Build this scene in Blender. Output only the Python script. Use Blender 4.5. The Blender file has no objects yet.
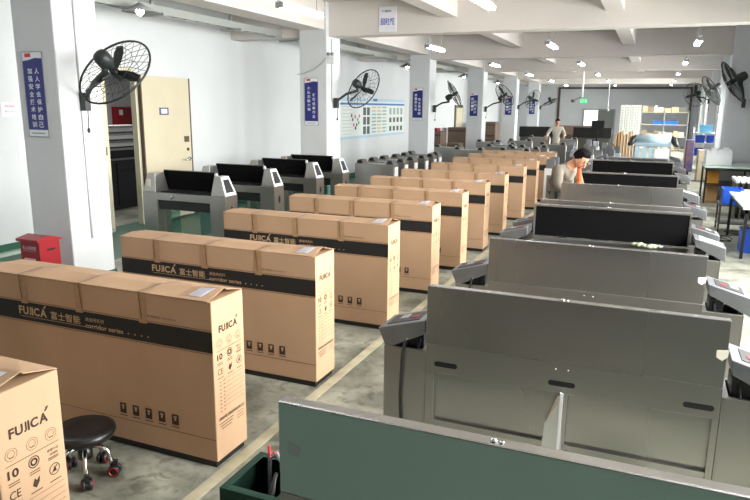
import bpy, bmesh, math, random
from mathutils import Vector, Matrix
random.seed(7)
S = bpy.context.scene
C = S.collection
R = math.radians

# ------------------------------------------------------------------ camera
H = 2.1
def cam_rot():
    y, p, r = R(22.606), R(-12.28), R(-0.573)
    Rz = Matrix(((math.cos(y), -math.sin(y), 0), (math.sin(y), math.cos(y), 0), (0, 0, 1)))
    Rx = Matrix(((1, 0, 0), (0, math.cos(p), -math.sin(p)), (0, math.sin(p), math.cos(p))))
    Ry = Matrix(((math.cos(r), 0, math.sin(r)), (0, 1, 0), (-math.sin(r), 0, math.cos(r))))
    return Rz @ Rx @ Ry
M = cam_rot()
cd = bpy.data.cameras.new('camera')
cam = bpy.data.objects.new('camera', cd); C.objects.link(cam)
right, fwd, up = M @ Vector((1, 0, 0)), M @ Vector((0, 1, 0)), M @ Vector((0, 0, 1))
mw = Matrix((right, up, -fwd)).transposed().to_4x4(); mw.translation = (0, 0, H)
cam.matrix_world = mw
cd.sensor_width = 36; cd.lens = 36 * 654.9 / 750; cd.clip_start = .05; cd.clip_end = 200
S.camera = cam

# ------------------------------------------------------------------ light
w = bpy.data.worlds.new('sky'); S.world = w; w.use_nodes = True
bg = w.node_tree.nodes['Background']; bg.inputs[0].default_value = (.80, .90, 1, 1); bg.inputs[1].default_value = 1.6
WIN_Y = [(-2.6, -.6), (2.3, 4.3), (4.9, 7.1), (7.8, 10.0), (10.7, 12.9), (13.6, 15.8), (19.6, 21.8), (22.4, 24.6), (26.2, 28.6), (32.4, 34.8), (35.2, 37.6)]  # first opening and last two are added to brighten rear and far end
WIN_POWER = 230
for a, b in WIN_Y:
    l = bpy.data.lights.new('window_daylight', 'AREA'); l.shape = 'RECTANGLE'
    l.size = b - a; l.size_y = 2.2; l.energy = WIN_POWER * (.12 if a < 1 else 1.6 if a < 8 else .9 if a < 18 else .9 if a < 26 else 2.0); l.color = (1, .97, .92); l.spread = R(140)
    o = bpy.data.objects.new('window_daylight', l); C.objects.link(o)
    o.location = (2.62, (a + b) / 2, 2.05); o.rotation_euler = (0, R(90), 0)   # emits along -X... set below
    o.rotation_euler = Vector((-1, 0, -.42)).to_track_quat('-Z', 'Y').to_euler()
S.view_settings.view_transform = 'Standard'; S.view_settings.look = 'None'
S.view_settings.gamma = 1; S.view_settings.exposure = 0.2; S.view_settings.use_curve_mapping = False

# ------------------------------------------------------------------ materials
def lin(c):
    return tuple(((v / 255) / 12.92 if v / 255 <= .04045 else ((v / 255 + .055) / 1.055) ** 2.4) for v in c) + (1,)
MATS = {}
def mat(name, rgb, rough=.6, metal=0, noise=0, scale=8, stretch=(1, 1, 1), bump=0, emit=0, spec=.5, rgb2=None, rvar=0, coat=0, detail=5):
    if name in MATS: return MATS[name]
    m = bpy.data.materials.new(name); m.use_nodes = True
    nt = m.node_tree; b = nt.nodes['Principled BSDF']; L = nt.links
    b.inputs['Base Color'].default_value = lin(rgb); b.inputs['Roughness'].default_value = rough
    b.inputs['Metallic'].default_value = metal; b.inputs['Specular IOR Level'].default_value = spec
    if coat: b.inputs['Coat Weight'].default_value = coat; b.inputs['Coat Roughness'].default_value = .15
    if noise or bump or rvar:
        tc = nt.nodes.new('ShaderNodeTexCoord'); mp = nt.nodes.new('ShaderNodeMapping')
        mp.inputs['Scale'].default_value = stretch; L.new(tc.outputs['Object'], mp.inputs[0])
        n = nt.nodes.new('ShaderNodeTexNoise'); n.inputs['Scale'].default_value = scale; n.inputs['Detail'].default_value = detail
        L.new(mp.outputs[0], n.inputs['Vector'])
        if noise:
            cr = nt.nodes.new('ShaderNodeValToRGB'); c = lin(rgb); c2 = lin(rgb2) if rgb2 else tuple(v * (1 - noise) for v in c[:3]) + (1,)
            cr.color_ramp.elements[0].color = c2; cr.color_ramp.elements[0].position = .32
            cr.color_ramp.elements[1].color = c; cr.color_ramp.elements[1].position = .68
            L.new(n.outputs['Fac'], cr.inputs[0]); L.new(cr.outputs[0], b.inputs['Base Color'])
        if rvar:
            mr = nt.nodes.new('ShaderNodeMapRange'); mr.inputs['To Min'].default_value = rough - rvar; mr.inputs['To Max'].default_value = rough + rvar
            L.new(n.outputs['Fac'], mr.inputs[0]); L.new(mr.outputs[0], b.inputs['Roughness'])
        if bump:
            bp = nt.nodes.new('ShaderNodeBump'); bp.inputs['Strength'].default_value = bump; bp.inputs['Distance'].default_value = .01
            L.new(n.outputs['Fac'], bp.inputs['Height']); L.new(bp.outputs[0], b.inputs['Normal'])
    if emit:
        b.inputs['Emission Color'].default_value = lin(rgb); b.inputs['Emission Strength'].default_value = emit
    MATS[name] = m
    return m
wall_m = mat('white wall paint', (208, 211, 213), .7, noise=.05, scale=1.2)
pillar_m = mat('pillar paint', (208, 211, 214), .6, noise=.05, scale=2)
ceil_m = mat('ceiling paint', (208, 204, 198), .8, noise=.04, scale=1)
beam_m = mat('beam paint', (210, 204, 199), .75, noise=.04, scale=1.5)
steel = mat('brushed stainless', (168, 166, 163), .34, .98, scale=1.6, stretch=(1, 1, .1), bump=.3, rvar=.08, detail=.5)
steel_lid = mat('brushed stainless lid', (172, 170, 167), .28, .98, scale=2, stretch=(1, 1, .06), rvar=.07, bump=.35, detail=.5)
steel_dk = mat('dull stainless', (112, 110, 106), .45, 1, rvar=.08, scale=6)
steel_lt = mat('pale satin steel', (142, 144, 148), .38, .9, rvar=.1, scale=12, noise=.12)
foam = mat('black foam', (13, 13, 15), .95, spec=.1)
dark = mat('dark cavity', (14, 14, 15), .8)
black_pl = mat('black plastic', (22, 23, 25), .4)
fan_m = mat('fan dark grey', (42, 48, 48), .45, .2)
fan_blade = mat('fan blade black', (26, 29, 30), .45)
white_pl = mat('white plastic', (228, 229, 230), .4)
chrome = mat('chrome', (215, 215, 215), .12, 1)
card = mat('cardboard', (189, 156, 126), .8, noise=.13, scale=3.5, stretch=(.6, 1, .35), spec=.2)
card_in = mat('cardboard inside', (150, 118, 88), .85)
tape_m = mat('brown tape', (172, 138, 104), .4, noise=.15, scale=20)
tape_line = mat('strap line', (112, 78, 52), .6)
ink = mat('black ink', (24, 23, 24), .65, noise=.2, scale=14)
ink_br = mat('brown ink', (92, 68, 46), .8)
ink_dk = mat('dark print', (58, 42, 30), .8)
gold = mat('cardboard coloured lettering', (190, 160, 124), .8)
paper = mat('white paper', (226, 226, 236), .7)
red_m = mat('red sheet metal', (150, 18, 30), .4, noise=.15, scale=4)
blue_sign = mat('sign blue', (26, 32, 116), .45)
blue_pl = mat('blue plastic', (28, 84, 196), .45)
sign_white = mat('sign white', (222, 226, 232), .5)
beige_door = mat('beige door', (202, 192, 166), .5, noise=.05, scale=3)
door_frame_m = mat('beige door frame', (208, 202, 178), .5)
green_paint = mat('green floor paint', (44, 98, 78), .4, noise=.25, scale=2.5)
skin_m = mat('skin', (196, 142, 112), .55)
hair_m = mat('black hair', (14, 13, 13), .9, spec=.15)
shirt_m = mat('taupe work shirt', (114, 106, 94), .85, noise=.15, scale=9)
trouser_m = mat('dark trousers', (48, 50, 58), .85)
orange_m = mat('orange cloth', (226, 84, 34), .8)
brown_board = mat('brown board', (112, 92, 78), .7, noise=.2, scale=3)
tan_sheet = mat('tan board', (206, 162, 110), .8, noise=.1, scale=5)
pale_blue = mat('pale blue panel', (176, 200, 212), .5)
green_glass = mat('green tabletop', (206, 226, 214), .12)
grey_m = mat('grey paint', (150, 152, 152), .5)
tray_m = mat('grey cable tray', (158, 162, 158), .5, .3)
yellow_m = mat('amber board', (214, 150, 44), .6)
brown_frame = mat('brown frame', (84, 70, 58), .6)
grey_ink = mat('grey print', (120, 130, 140), .7)
tube_m = mat('lit tube', (245, 248, 255), .4, emit=26)
bulb_m = mat('lit bulb', (245, 248, 255), .4, emit=45)
exit_m = mat('lit green sign', (20, 190, 90), .4, emit=1.6)
day_m = mat('daylit opening', (240, 248, 252), .4, emit=1.0)

def floor_material():
    m = bpy.data.materials.new('concrete floor'); m.use_nodes = True
    nt = m.node_tree; b = nt.nodes['Principled BSDF']; L = nt.links
    tc = nt.nodes.new('ShaderNodeTexCoord')
    def noise(s, d, dist=0):
        n = nt.nodes.new('ShaderNodeTexNoise'); n.inputs['Scale'].default_value = s; n.inputs['Detail'].default_value = d
        n.inputs['Distortion'].default_value = dist; L.new(tc.outputs['Object'], n.inputs['Vector']); return n
    def ramp(n, c0, c1, p0, p1):
        r = nt.nodes.new('ShaderNodeValToRGB'); r.color_ramp.elements[0].position = p0; r.color_ramp.elements[1].position = p1
        r.color_ramp.elements[0].color = c0; r.color_ramp.elements[1].color = c1; L.new(n.outputs['Fac'], r.inputs[0]); return r
    a = ramp(noise(2.2, 10, .4), lin((104, 106, 96)), lin((166, 166, 152)), .34, .66)
    c = ramp(noise(14, 8), (.66, .66, .64, 1), (1, 1, 1, 1), .3, .52)
    d = ramp(noise(5, 10, 1.5), (.62, .62, .58, 1), (1, 1, 1, 1), .34, .42)
    def mul(x, y):
        q = nt.nodes.new('ShaderNodeMix'); q.data_type = 'RGBA'; q.blend_type = 'MULTIPLY'; q.inputs[0].default_value = 1
        L.new(x, q.inputs[6]); L.new(y, q.inputs[7]); return q.outputs[2]
    L.new(mul(mul(a.outputs[0], c.outputs[0]), d.outputs[0]), b.inputs['Base Color'])
    rr = nt.nodes.new('ShaderNodeMapRange'); rr.inputs['To Min'].default_value = .25; rr.inputs['To Max'].default_value = .6
    L.new(noise(4, 6).outputs['Fac'], rr.inputs[0]); L.new(rr.outputs[0], b.inputs['Roughness'])
    return m
floor_m = floor_material()
for m_ in (steel, steel_lid):
    nt = m_.node_tree; b = nt.nodes['Principled BSDF']; tg = nt.nodes.new('ShaderNodeCombineXYZ'); tg.inputs[0].default_value = 1; tg.inputs[1].default_value = .2; tg.inputs[2].default_value = .02
    b.inputs['Anisotropic'].default_value = .75; nt.links.new(tg.outputs[0], b.inputs['Tangent'])

def glass_mat(name, tint, fac):
    m = bpy.data.materials.new(name); m.use_nodes = True; nt = m.node_tree; nt.nodes.clear()
    o = nt.nodes.new('ShaderNodeOutputMaterial'); t = nt.nodes.new('ShaderNodeBsdfTransparent'); g = nt.nodes.new('ShaderNodeBsdfGlossy')
    x = nt.nodes.new('ShaderNodeMixShader'); t.inputs[0].default_value = tint; g.inputs['Roughness'].default_value = .05
    x.inputs[0].default_value = fac; nt.links.new(t.outputs[0], x.inputs[1]); nt.links.new(g.outputs[0], x.inputs[2]); nt.links.new(x.outputs[0], o.inputs[0])
    return m
pane_m = glass_mat('window glass', (.95, .97, .97, 1), .08)
acrylic = glass_mat('green acrylic', (.55, .78, .72, 1), .25)
film = glass_mat('clear plastic film', (.95, .97, .97, 1), .7)
film.node_tree.nodes['Glossy BSDF'].inputs['Roughness'].default_value = .35

# ------------------------------------------------------------------ mesh builder
class MB:
    def __init__(s): s.v = []; s.f = []; s.m = []; s.sm = []
    def add(s, vs, fs, m=0, smooth=False):
        n = len(s.v); s.v += [tuple(q) for q in vs]; s.f += [tuple(i + n for i in f) for f in fs]; s.m += [m] * len(fs); s.sm += [smooth] * len(fs); return s
    def box(s, x0, x1, y0, y1, z0, z1, m=0, M=None):
        vs = [Vector((x, y, z)) for x in (x0, x1) for y in (y0, y1) for z in (z0, z1)]
        if M: vs = [M @ v for v in vs]
        return s.add(vs, [(0, 1, 3, 2), (4, 6, 7, 5), (0, 4, 5, 1), (2, 3, 7, 6), (0, 2, 6, 4), (1, 5, 7, 3)], m)
    def quad(s, a, b, c, d, m=0): return s.add([a, b, c, d], [(0, 1, 2, 3)], m)
    def prism(s, poly, axis, a, b, m=0):
        """poly: 2-D outline; extruded along axis from a to b"""
        def P(p, t):
            return {'x': (t, p[0], p[1]), 'y': (p[0], t, p[1]), 'z': (p[0], p[1], t)}[axis]
        n = len(poly); vs = [P(p, a) for p in poly] + [P(p, b) for p in poly]
        fs = [tuple(range(n)), tuple(range(2 * n - 1, n - 1, -1))] + [(i, i + n, (i + 1) % n + n, (i + 1) % n) for i in range(n)]
        return s.add(vs, fs, m)
    def tube(s, pts, r, n=8, m=0, closed=False):
        pts = [Vector(p) for p in pts]; k = len(pts); vs = []; fs = []
        rs = r if isinstance(r, (list, tuple)) else [r] * k
        prev = None
        for i, p in enumerate(pts):
            if closed: t = (pts[(i + 1) % k] - pts[i - 1])
            else: t = pts[min(i + 1, k - 1)] - pts[max(i - 1, 0)]
            t.normalize()
            if prev is None:
                a = Vector((0, 0, 1)) if abs(t.z) < .9 else Vector((1, 0, 0)); u = t.cross(a).normalized()
            else: u = (prev - t * prev.dot(t)).normalized()
            prev = u; v = t.cross(u)
            vs += [p + (u * math.cos(2 * math.pi * j / n) + v * math.sin(2 * math.pi * j / n)) * rs[i] for j in range(n)]
        for i in range(k if closed else k - 1):
            for j in range(n):
                a, b = i * n + j, i * n + (j + 1) % n; c, d = ((i + 1) % k) * n + (j + 1) % n, ((i + 1) % k) * n + j
                fs.append((a, b, c, d))
        if not closed: fs += [tuple(range(n - 1, -1, -1)), tuple(range((k - 1) * n, k * n))]
        return s.add(vs, fs, m, n > 6)
    def lathe(s, prof, c=(0, 0, 0), axis=(0, 0, 1), n=24, m=0):
        ax = Vector(axis).normalized(); a = Vector((0, 0, 1)) if abs(ax.z) < .9 else Vector((1, 0, 0))
        u = ax.cross(a).normalized(); v = ax.cross(u); c = Vector(c); vs = []; fs = []
        for r, h in prof:
            vs += [c + ax * h + (u * math.cos(2 * math.pi * j / n) + v * math.sin(2 * math.pi * j / n)) * r for j in range(n)]
        for i in range(len(prof) - 1):
            for j in range(n): fs.append((i * n + j, i * n + (j + 1) % n, (i + 1) * n + (j + 1) % n, (i + 1) * n + j))
        fs += [tuple(range(n - 1, -1, -1)), tuple(range((len(prof) - 1) * n, len(prof) * n))]
        return s.add(vs, fs, m, True)
    def ellipsoid(s, c, r, n=14, k=10, m=0, M=None, fn=None):
        vs = []; fs = []; c = Vector(c)
        for i in range(k + 1):
            th = math.pi * i / k
            for j in range(n):
                ph = 2 * math.pi * j / n; q = Vector((math.sin(th) * math.cos(ph), math.sin(th) * math.sin(ph), math.cos(th)))
                if fn: q = fn(q)
                q = Vector((q.x * r[0], q.y * r[1], q.z * r[2]))
                if M: q = M @ q
                vs.append(c + q)
        for i in range(k):
            for j in range(n): fs.append((i * n + j, (i + 1) * n + j, (i + 1) * n + (j + 1) % n, i * n + (j + 1) % n))
        return s.add(vs, fs, m, True)
    def text(s, txt, org, u, v, width=None, height=None, m=0, bold=0, center=False):
        """flat lettering: org = lower-left point, u / v = unit directions"""
        vs, fs = text_geo(txt, bold)
        xs = [q[0] for q in vs]; ys = [q[1] for q in vs]; W = max(xs) - min(xs); Hh = max(ys) - min(ys)
        sx = width / W if width else height / Hh; sy = height / Hh if height else sx
        if width and not height: sy = sx
        o = Vector(org); u = Vector(u); v = Vector(v); x0 = (min(xs) + max(xs)) / 2 if center else min(xs)
        return s.add([o + u * ((q[0] - x0) * sx) + v * ((q[1] - min(ys)) * sy) for q in vs], fs, m)
    def word(s, txt, org, u, v, W, Hh, m=0, bold=0):
        gs = [text_geo(ch, bold) for ch in txt]; bb = []
        for vs, fs in gs:
            xs = [q[0] for q in vs]; ys = [q[1] for q in vs]; bb.append((min(xs), max(xs), min(ys), max(ys)))
        wd = [(b[1] - b[0]) * (.72 / (b[3] - b[2])) for b in bb]; gap = .07; k = W / (sum(wd) + gap * (len(txt) - 1)); x = 0
        o = Vector(org); u = Vector(u); v = Vector(v)
        for (vs, fs), b, w_ in zip(gs, bb, wd):
            sx = w_ * k / (b[1] - b[0]); sy = Hh / (b[3] - b[2])
            s.add([o + u * (x + (q[0] - b[0]) * sx) + v * ((q[1] - b[2]) * sy) for q in vs], fs, m); x += (w_ + gap) * k
        return s
    def build(s, name, mats, parent=None, bevel=0, loc=None, kind=None):
        me = bpy.data.meshes.new(name); L = Vector((0, 0, 0))
        p = parent
        while p is not None: L = L + p.location; p = p.parent
        if loc is not None: L = L + Vector(loc)
        me.from_pydata([tuple(Vector(q) - L) for q in s.v], [], s.f); me.update()
        for mm in (mats if isinstance(mats, (list, tuple)) else [mats]): me.materials.append(mm)
        me.polygons.foreach_set('material_index', s.m); me.polygons.foreach_set('use_smooth', s.sm)
        bm = bmesh.new(); bm.from_mesh(me); bmesh.ops.recalc_face_normals(bm, faces=bm.faces) if not getattr(s, 'flat', False) else None; bm.to_mesh(me); bm.free()
        o = bpy.data.objects.new(name, me); C.objects.link(o)
        if parent is not None: o.parent = parent
        if loc is not None: o.location = loc
        if bevel:
            b = o.modifiers.new('bevel', 'BEVEL'); b.width = bevel; b.segments = 2; b.limit_method = 'ANGLE'
        if kind: o['kind'] = kind
        return o
_T = {}
def text_geo(txt, bold=0):
    k = (txt, bold)
    if k not in _T:
        c = bpy.data.curves.new('t', 'FONT'); c.body = txt; c.offset = bold; c.resolution_u = 3
        o = bpy.data.objects.new('t', c); C.objects.link(o)
        dg = bpy.context.evaluated_depsgraph_get(); me = bpy.data.meshes.new_from_object(o.evaluated_get(dg))
        _T[k] = ([tuple(q.co) for q in me.vertices], [tuple(p.vertices) for p in me.polygons])
        bpy.data.objects.remove(o); bpy.data.curves.remove(c); bpy.data.meshes.remove(me)
    return _T[k]
def tag(o, label=None, cat=None, group=None, kind=None):
    if label: o['label'] = label
    if cat: o['category'] = cat
    if group: o['group'] = group
    if kind: o['kind'] = kind
    return o
def thing(name, loc, label, cat, group=None):
    o = bpy.data.objects.new(name, None); o.empty_display_size = .1; C.objects.link(o); o.location = loc
    return tag(o, label, cat, group)
def copy_tree(o, loc=None, label=None, parent=None):
    c = o.copy(); C.objects.link(c)
    if parent is not None: c.parent = parent
    if loc is not None: c.location = loc
    if label: c['label'] = label
    for ch in list(o.children): copy_tree(ch, parent=c)
    return c
def struct(name, mb, m, bevel=0): return mb.build(name, m, bevel=bevel, kind='structure')
X_, Y_, Z_ = Vector((1, 0, 0)), Vector((0, 1, 0)), Vector((0, 0, 1))

# ================================================================== SETTING
XL, XR, YB, YF, ZC = -8.35, 2.33, -5.0, 44.0, 4.1
struct('floor', MB().box(-6.72, XR + .3, YB, YF, -.1, 0).box(XL - 4.5, XL - .25, 6.5, 15, -.1, 0), floor_m)
g = MB().box(XL - .25, -6.72, YB, YF, -.1, 0)
struct('floor_border', g, green_paint)
struct('ceiling', MB().box(XL - .3, XR + .3, YB - .3, YF + .3, ZC, ZC + .2).box(XL - 4.5, XL - .061, 6.4, 15, 3.0, 3.2), ceil_m)
# left wall with the doorway
DY0, DY1, DZ = 8.45, 9.14, 2.62
MBw = MB().box(XL - .06, XL, YB, DY0, 0, ZC).box(XL - .06, XL, DY1 + .0, YF, 0, ZC).box(XL - .06, XL, DY0, DY1, DZ, ZC)
struct('wall_left', MBw, wall_m)
struct('wall_far', MB().box(XL - .2, XR + .2, YF, YF + .2, 0, ZC), wall_m)
struct('wall_back', MB().box(XL - .2, XR + .2, YB - .2, YB, 0, ZC), wall_m)
WZ0, WZ1 = .95, 3.15
rw = MB().box(XR, XR + .2, YB, YF, 0, WZ0).box(XR, XR + .2, YB, YF, WZ1, ZC)
ys = [YB] + [q for p in WIN_Y for q in p] + [YF]
for i in range(0, len(ys), 2): rw.box(XR, XR + .2, ys[i], ys[i + 1], WZ0, WZ1)
struct('wall_right', rw, wall_m)
for i, (a, b) in enumerate(WIN_Y):
    f = MB(); t = .05; xa, xb = XR + .06, XR + .12
    f.box(xa, xb, a, b, WZ0, WZ0 + t).box(xa, xb, a, b, WZ1 - t, WZ1)
    for y in (a, (a + b) / 2 - t / 2, b - t): f.box(xa, xb, y, y + t, WZ0 + t, WZ1 - t)
    wo = struct('window_%d' % (i + 1), f, grey_m)
    MB().box(XR + .088, XR + .092, a + t, b - t, WZ0 + t, WZ1 - t).build('pane', pane_m, wo)
# green skirting
sk = MB().box(XL, XL + .02, YB, DY0 - .1, 0, .15).box(XL, XL + .02, 10.6, YF, 0, .15)
struct('baseboard_left', sk, green_paint)
struct('trim_1', MB().box(XL + .0, XL + .12, YB, DY0 - .1, 0, .05), mat('pale trim', (170, 186, 176), .6))
# pillars
PY = [5.47, 11.96, 18.47, 24.98, 31.5, 38.0]
for i, y in enumerate(PY):
    o = MB().box(-6.66, -6.05, y, y + .62, 0, ZC).build('wall_pillar', pillar_m, bevel=.015, kind='structure')
    MB().box(-6.675, -6.035, y - .015, y + .635, 0, .1).build('skirting', green_paint, o)
for y, x0, x1, nm in ((18.47, 1.6, XR, 'a'), (24.98, 1.94, XR, 'b'), (31.5, 2.05, XR, 'c'), (38, 2.1, XR, 'd')):
    MB().box(x0, x1, y, y + (.6 if nm == 'a' else .55), 0, ZC).build('wall_pillar', pillar_m, bevel=.015, kind='structure')
# beams across, one per pillar, and lengthwise beams
for y in [-1.02] + PY:
    MB().box(XL, XR, y + .1, y + .5, 3.45, ZC).build('ceiling_beam', beam_m, bevel=.01, kind='structure')
for x0, x1 in ((-3.76, -3.46), (-.92, -.62)):
    MB().box(x0, x1, YB, YF, 3.71, ZC - .001).build('ceiling_beam', beam_m, bevel=.01, kind='structure')
MB().box(-6.6, -6.1, YB, YF, 3.575, ZC - .001).build('ceiling_beam', beam_m, bevel=.01, kind='structure')
# room behind the doorway
struct('wall_side_room', MB().box(XL - 4.5, XL - 4.3, 6.5, 15, 0, 3).box(XL - 4.5, XL - .061, 6.3, 6.5, 0, 3).box(XL - 4.5, XL - .061, 15, 15.2, 0, 3), wall_m)
fr = MB().box(XL - .07, XL + .03, DY0 - .22, DY0, 0, DZ + .1).box(XL - .07, XL + .03, DY0, DY1, DZ, DZ + .1).box(XL - .07, XL + .04, DY1 - .02, DY1 + .04, 0, DZ)
d1 = struct('door_1', fr, door_frame_m)
MB().box(XL + .03, XL + .04, DY0 - .14, DY0 - .06, 1.28, 1.42).build('lock_plate', mat('brass', (120, 100, 60), .4, .7), d1)
d2 = MB().box(XL + .06, XL + .11, 9.2, 10.47, .04, 2.6).build('door_2', beige_door, bevel=.004, kind='structure')
MB().box(XL + .055, XL + .115, 10.47, 10.5, .04, 2.6).box(XL + .055, XL + .115, 9.17, 9.2, .04, 2.62).build('door_edge', brown_frame, d2)
MB().box(XL + .11, XL + .118, 9.62, 9.86, 1.93, 2.06).build('number_plate', mat('plate frame', (84, 92, 130), .5), d2)
MB().box(XL + .118, XL + .122, 9.66, 9.82, 1.955, 2.035).build('number_plate_face', sign_white, d2)
hd = MB().box(XL + .11, XL + .125, 10.27, 10.4, 1.42, 1.53).lathe([(.03, 0), (.03, .02), (.01, .03)], (XL + .11, 10.36, 1.28), (1, 0, 0), 12)
hd.build('lock', brown_frame, d2)
MB().tube([(XL + .11, 10.38, 1.1), (XL + .18, 10.38, 1.1), (XL + .18, 10.2, 1.09)], .013).lathe([(.04, 0), (.04, .02), (.015, .03)], (XL + .11, 10.38, 1.1), (1, 0, 0), 12).build('door_handle', chrome, d2)
# doors far down the left wall
for i, y in enumerate((29.2, 31.6)):
    q = MB().box(XL, XL + .05, y, y + 1.3, 0, 2.25).build('door_%d' % (3 + i), mat('olive frame', (96, 92, 76), .6), kind='structure')
    MB().box(XL + .05, XL + .07, y + .12, y + 1.18, .05, 2.12).build('door_leaf', beige_door, q)
# far wall: dark portal frame, lit doorway
pf = MB().box(-5.78, -5.66, YF - .1, YF, 0, 3.46).box(-5.66, 1.82, YF - .1, YF, 3.36, 3.46).box(1.82, 1.94, YF - .1, YF, 0, 3.46)
struct('trim_2', pf, brown_frame)
d5 = struct('door_5', MB().box(-4.2, -4.12, YF - .07, YF, 0, 2.15).box(-2.35, -2.27, YF - .07, YF, 0, 2.15).box(-4.12, -2.35, YF - .07, YF, 2.07, 2.15), grey_m)
MB().box(-4.12, -3.3, YF - .03, YF - .001, 0, 2.07).build('lit_opening', day_m, d5)
MB().box(-3.3, -2.35, YF - .04, YF - .001, 0, 2.07).build('door_leaf', mat('grey door', (120, 124, 118), .6), d5)
# painted line
struct('floor_line', MB().box(-2.185, -2.105, YB, 40, 0, .003), mat('cream line paint', (186, 178, 152), .6, noise=.3, scale=6))

# ================================================================== LAMPS
def tube_lamp(x, y, z, label, ln=1.3, first=[None]):
    if first[0] is None:
        t = thing('tube_light', (x, y, z), label, 'lamp', 'fluorescent tube lights on the ceiling')
        MB().box(x - .035, x + .035, y, y + ln, z + .025, z + .07).build('housing', white_pl, t, bevel=.005)
        for dx in (-.035, .035): MB().tube([(x + dx, y + .04, z), (x + dx, y + ln - .04, z)], .026, 10).build('tube', tube_m, t)
        for yy in (y, y + ln - .04): MB().box(x - .06, x + .06, yy, yy + .04, z - .03, z + .05).build('end_cap', grey_m, t)
        for yy in (y + .15, y + ln - .15): MB().tube([(x, yy, z + .07), (x, yy, ZC)], .008, 6).build('hanging_rod', grey_m, t)
        first[0] = t; return t
    return copy_tree(first[0], (x, y, z), label)
cols = ((-5.05, 'left column'), (-2.3, 'middle column'), (.7, 'right column'))
rows = ((2.1, 'added unseen overhead row'), (8.5, 'first row'), (15.15, 'second row'), (21.6, 'third row'), (28.2, 'fourth row'), (34.6, 'fifth row'), (40.6, 'added sixth row'))  # row above the camera and farthest row are added for brightness
for x, cn in cols:
    for y, rn in rows:
        tube_lamp(x, y, 3.5, 'fluorescent tube light, %s, %s from the camera' % (cn, rn))

def dish_lamp(x, y, z, label):
    t = thing('dish_pendant_lamp', (x, y, z), label, 'lamp', 'dish lamps under the cable tray')
    MB().lathe([(.03, .11), (.06, .09), (.25, .0), (.245, -.008), (.055, .08), (.02, .08)], (x, y, z), n=24).build('shade', grey_m, t)
    MB().ellipsoid((x, y, z - .0), (.055, .055, .06)).build('bulb', bulb_m, t)
    MB().tube([(x, y, z + .08), (x, y, ZC)], .012, 6).build('stem', grey_m, t)
dish_lamp(-6.88, 7.75, 3.4, 'dish shaded pendant lamp hanging left, between first pillar and open door')
dish_lamp(-7.15, 19.6, 3.33, 'dish lamp hanging beyond the information poster, near the third pillar')
dish_lamp(-7.15, 26.2, 3.33, 'dish lamp hanging in the bay behind the fourth pillar')
dish_lamp(-7.15, 32.4, 3.33, 'farthest dish lamp, in the bay behind the fifth pillar')
# cable tray along the left wall
t = thing('cable_tray', (-7.2, 20, 3.5), 'long grey cable tray hung from the ceiling along the left wall', 'cable tray')
tr = MB().box(-7.28, -7.26, -4, 43, 3.46, 3.58).box(-7.12, -7.10, -4, 43, 3.46, 3.58)
for k in range(157): tr.box(-7.26, -7.12, -4 + k * .3, -3.96 + k * .3, 3.47, 3.49)
tr.build('ladder_tray', tray_m, t)
for k in range(14):
    y = 2.2 + k * 2.05
    MB().box(-7.22, -7.18, y, y + .04, 3.42, ZC).box(-7.4, -6.95, y - .02, y + .06, 3.42, 3.46).build('hanger', tray_m, t)

# ================================================================== CARTONS
XB0, XB1, BW, BH = -4.03, -2.19, .31, 1.03
ORD = ['nearest', 'second', 'third', 'fourth', 'fifth', 'sixth', 'seventh', 'eighth', 'ninth', 'tenth', 'eleventh', 'last']
def circle_ring(mb, c, r0, r1, u, v, n=20, m=0):
    c = Vector(c); u = Vector(u); v = Vector(v); vs = []
    for j in range(n):
        d = u * math.cos(2 * math.pi * j / n) + v * math.sin(2 * math.pi * j / n); vs += [c + d * r0, c + d * r1]
    mb.add(vs, [(2 * j, 2 * j + 1, (2 * j + 3) % (2 * n), (2 * j + 2) % (2 * n)) for j in range(n)], m)
def rect(mb, c, w_, h_, u, v, m=0):
    c = Vector(c); u = Vector(u) * w_ / 2; v = Vector(v) * h_ / 2; mb.quad(c - u - v, c + u - v, c + u + v, c - u + v, m)
def poly2(mb, org, u, v, pts, m=0):
    o = Vector(org); u = Vector(u); v = Vector(v); mb.add([o + u * p[0] + v * p[1] for p in pts], [tuple(range(len(pts)))], m)
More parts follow.
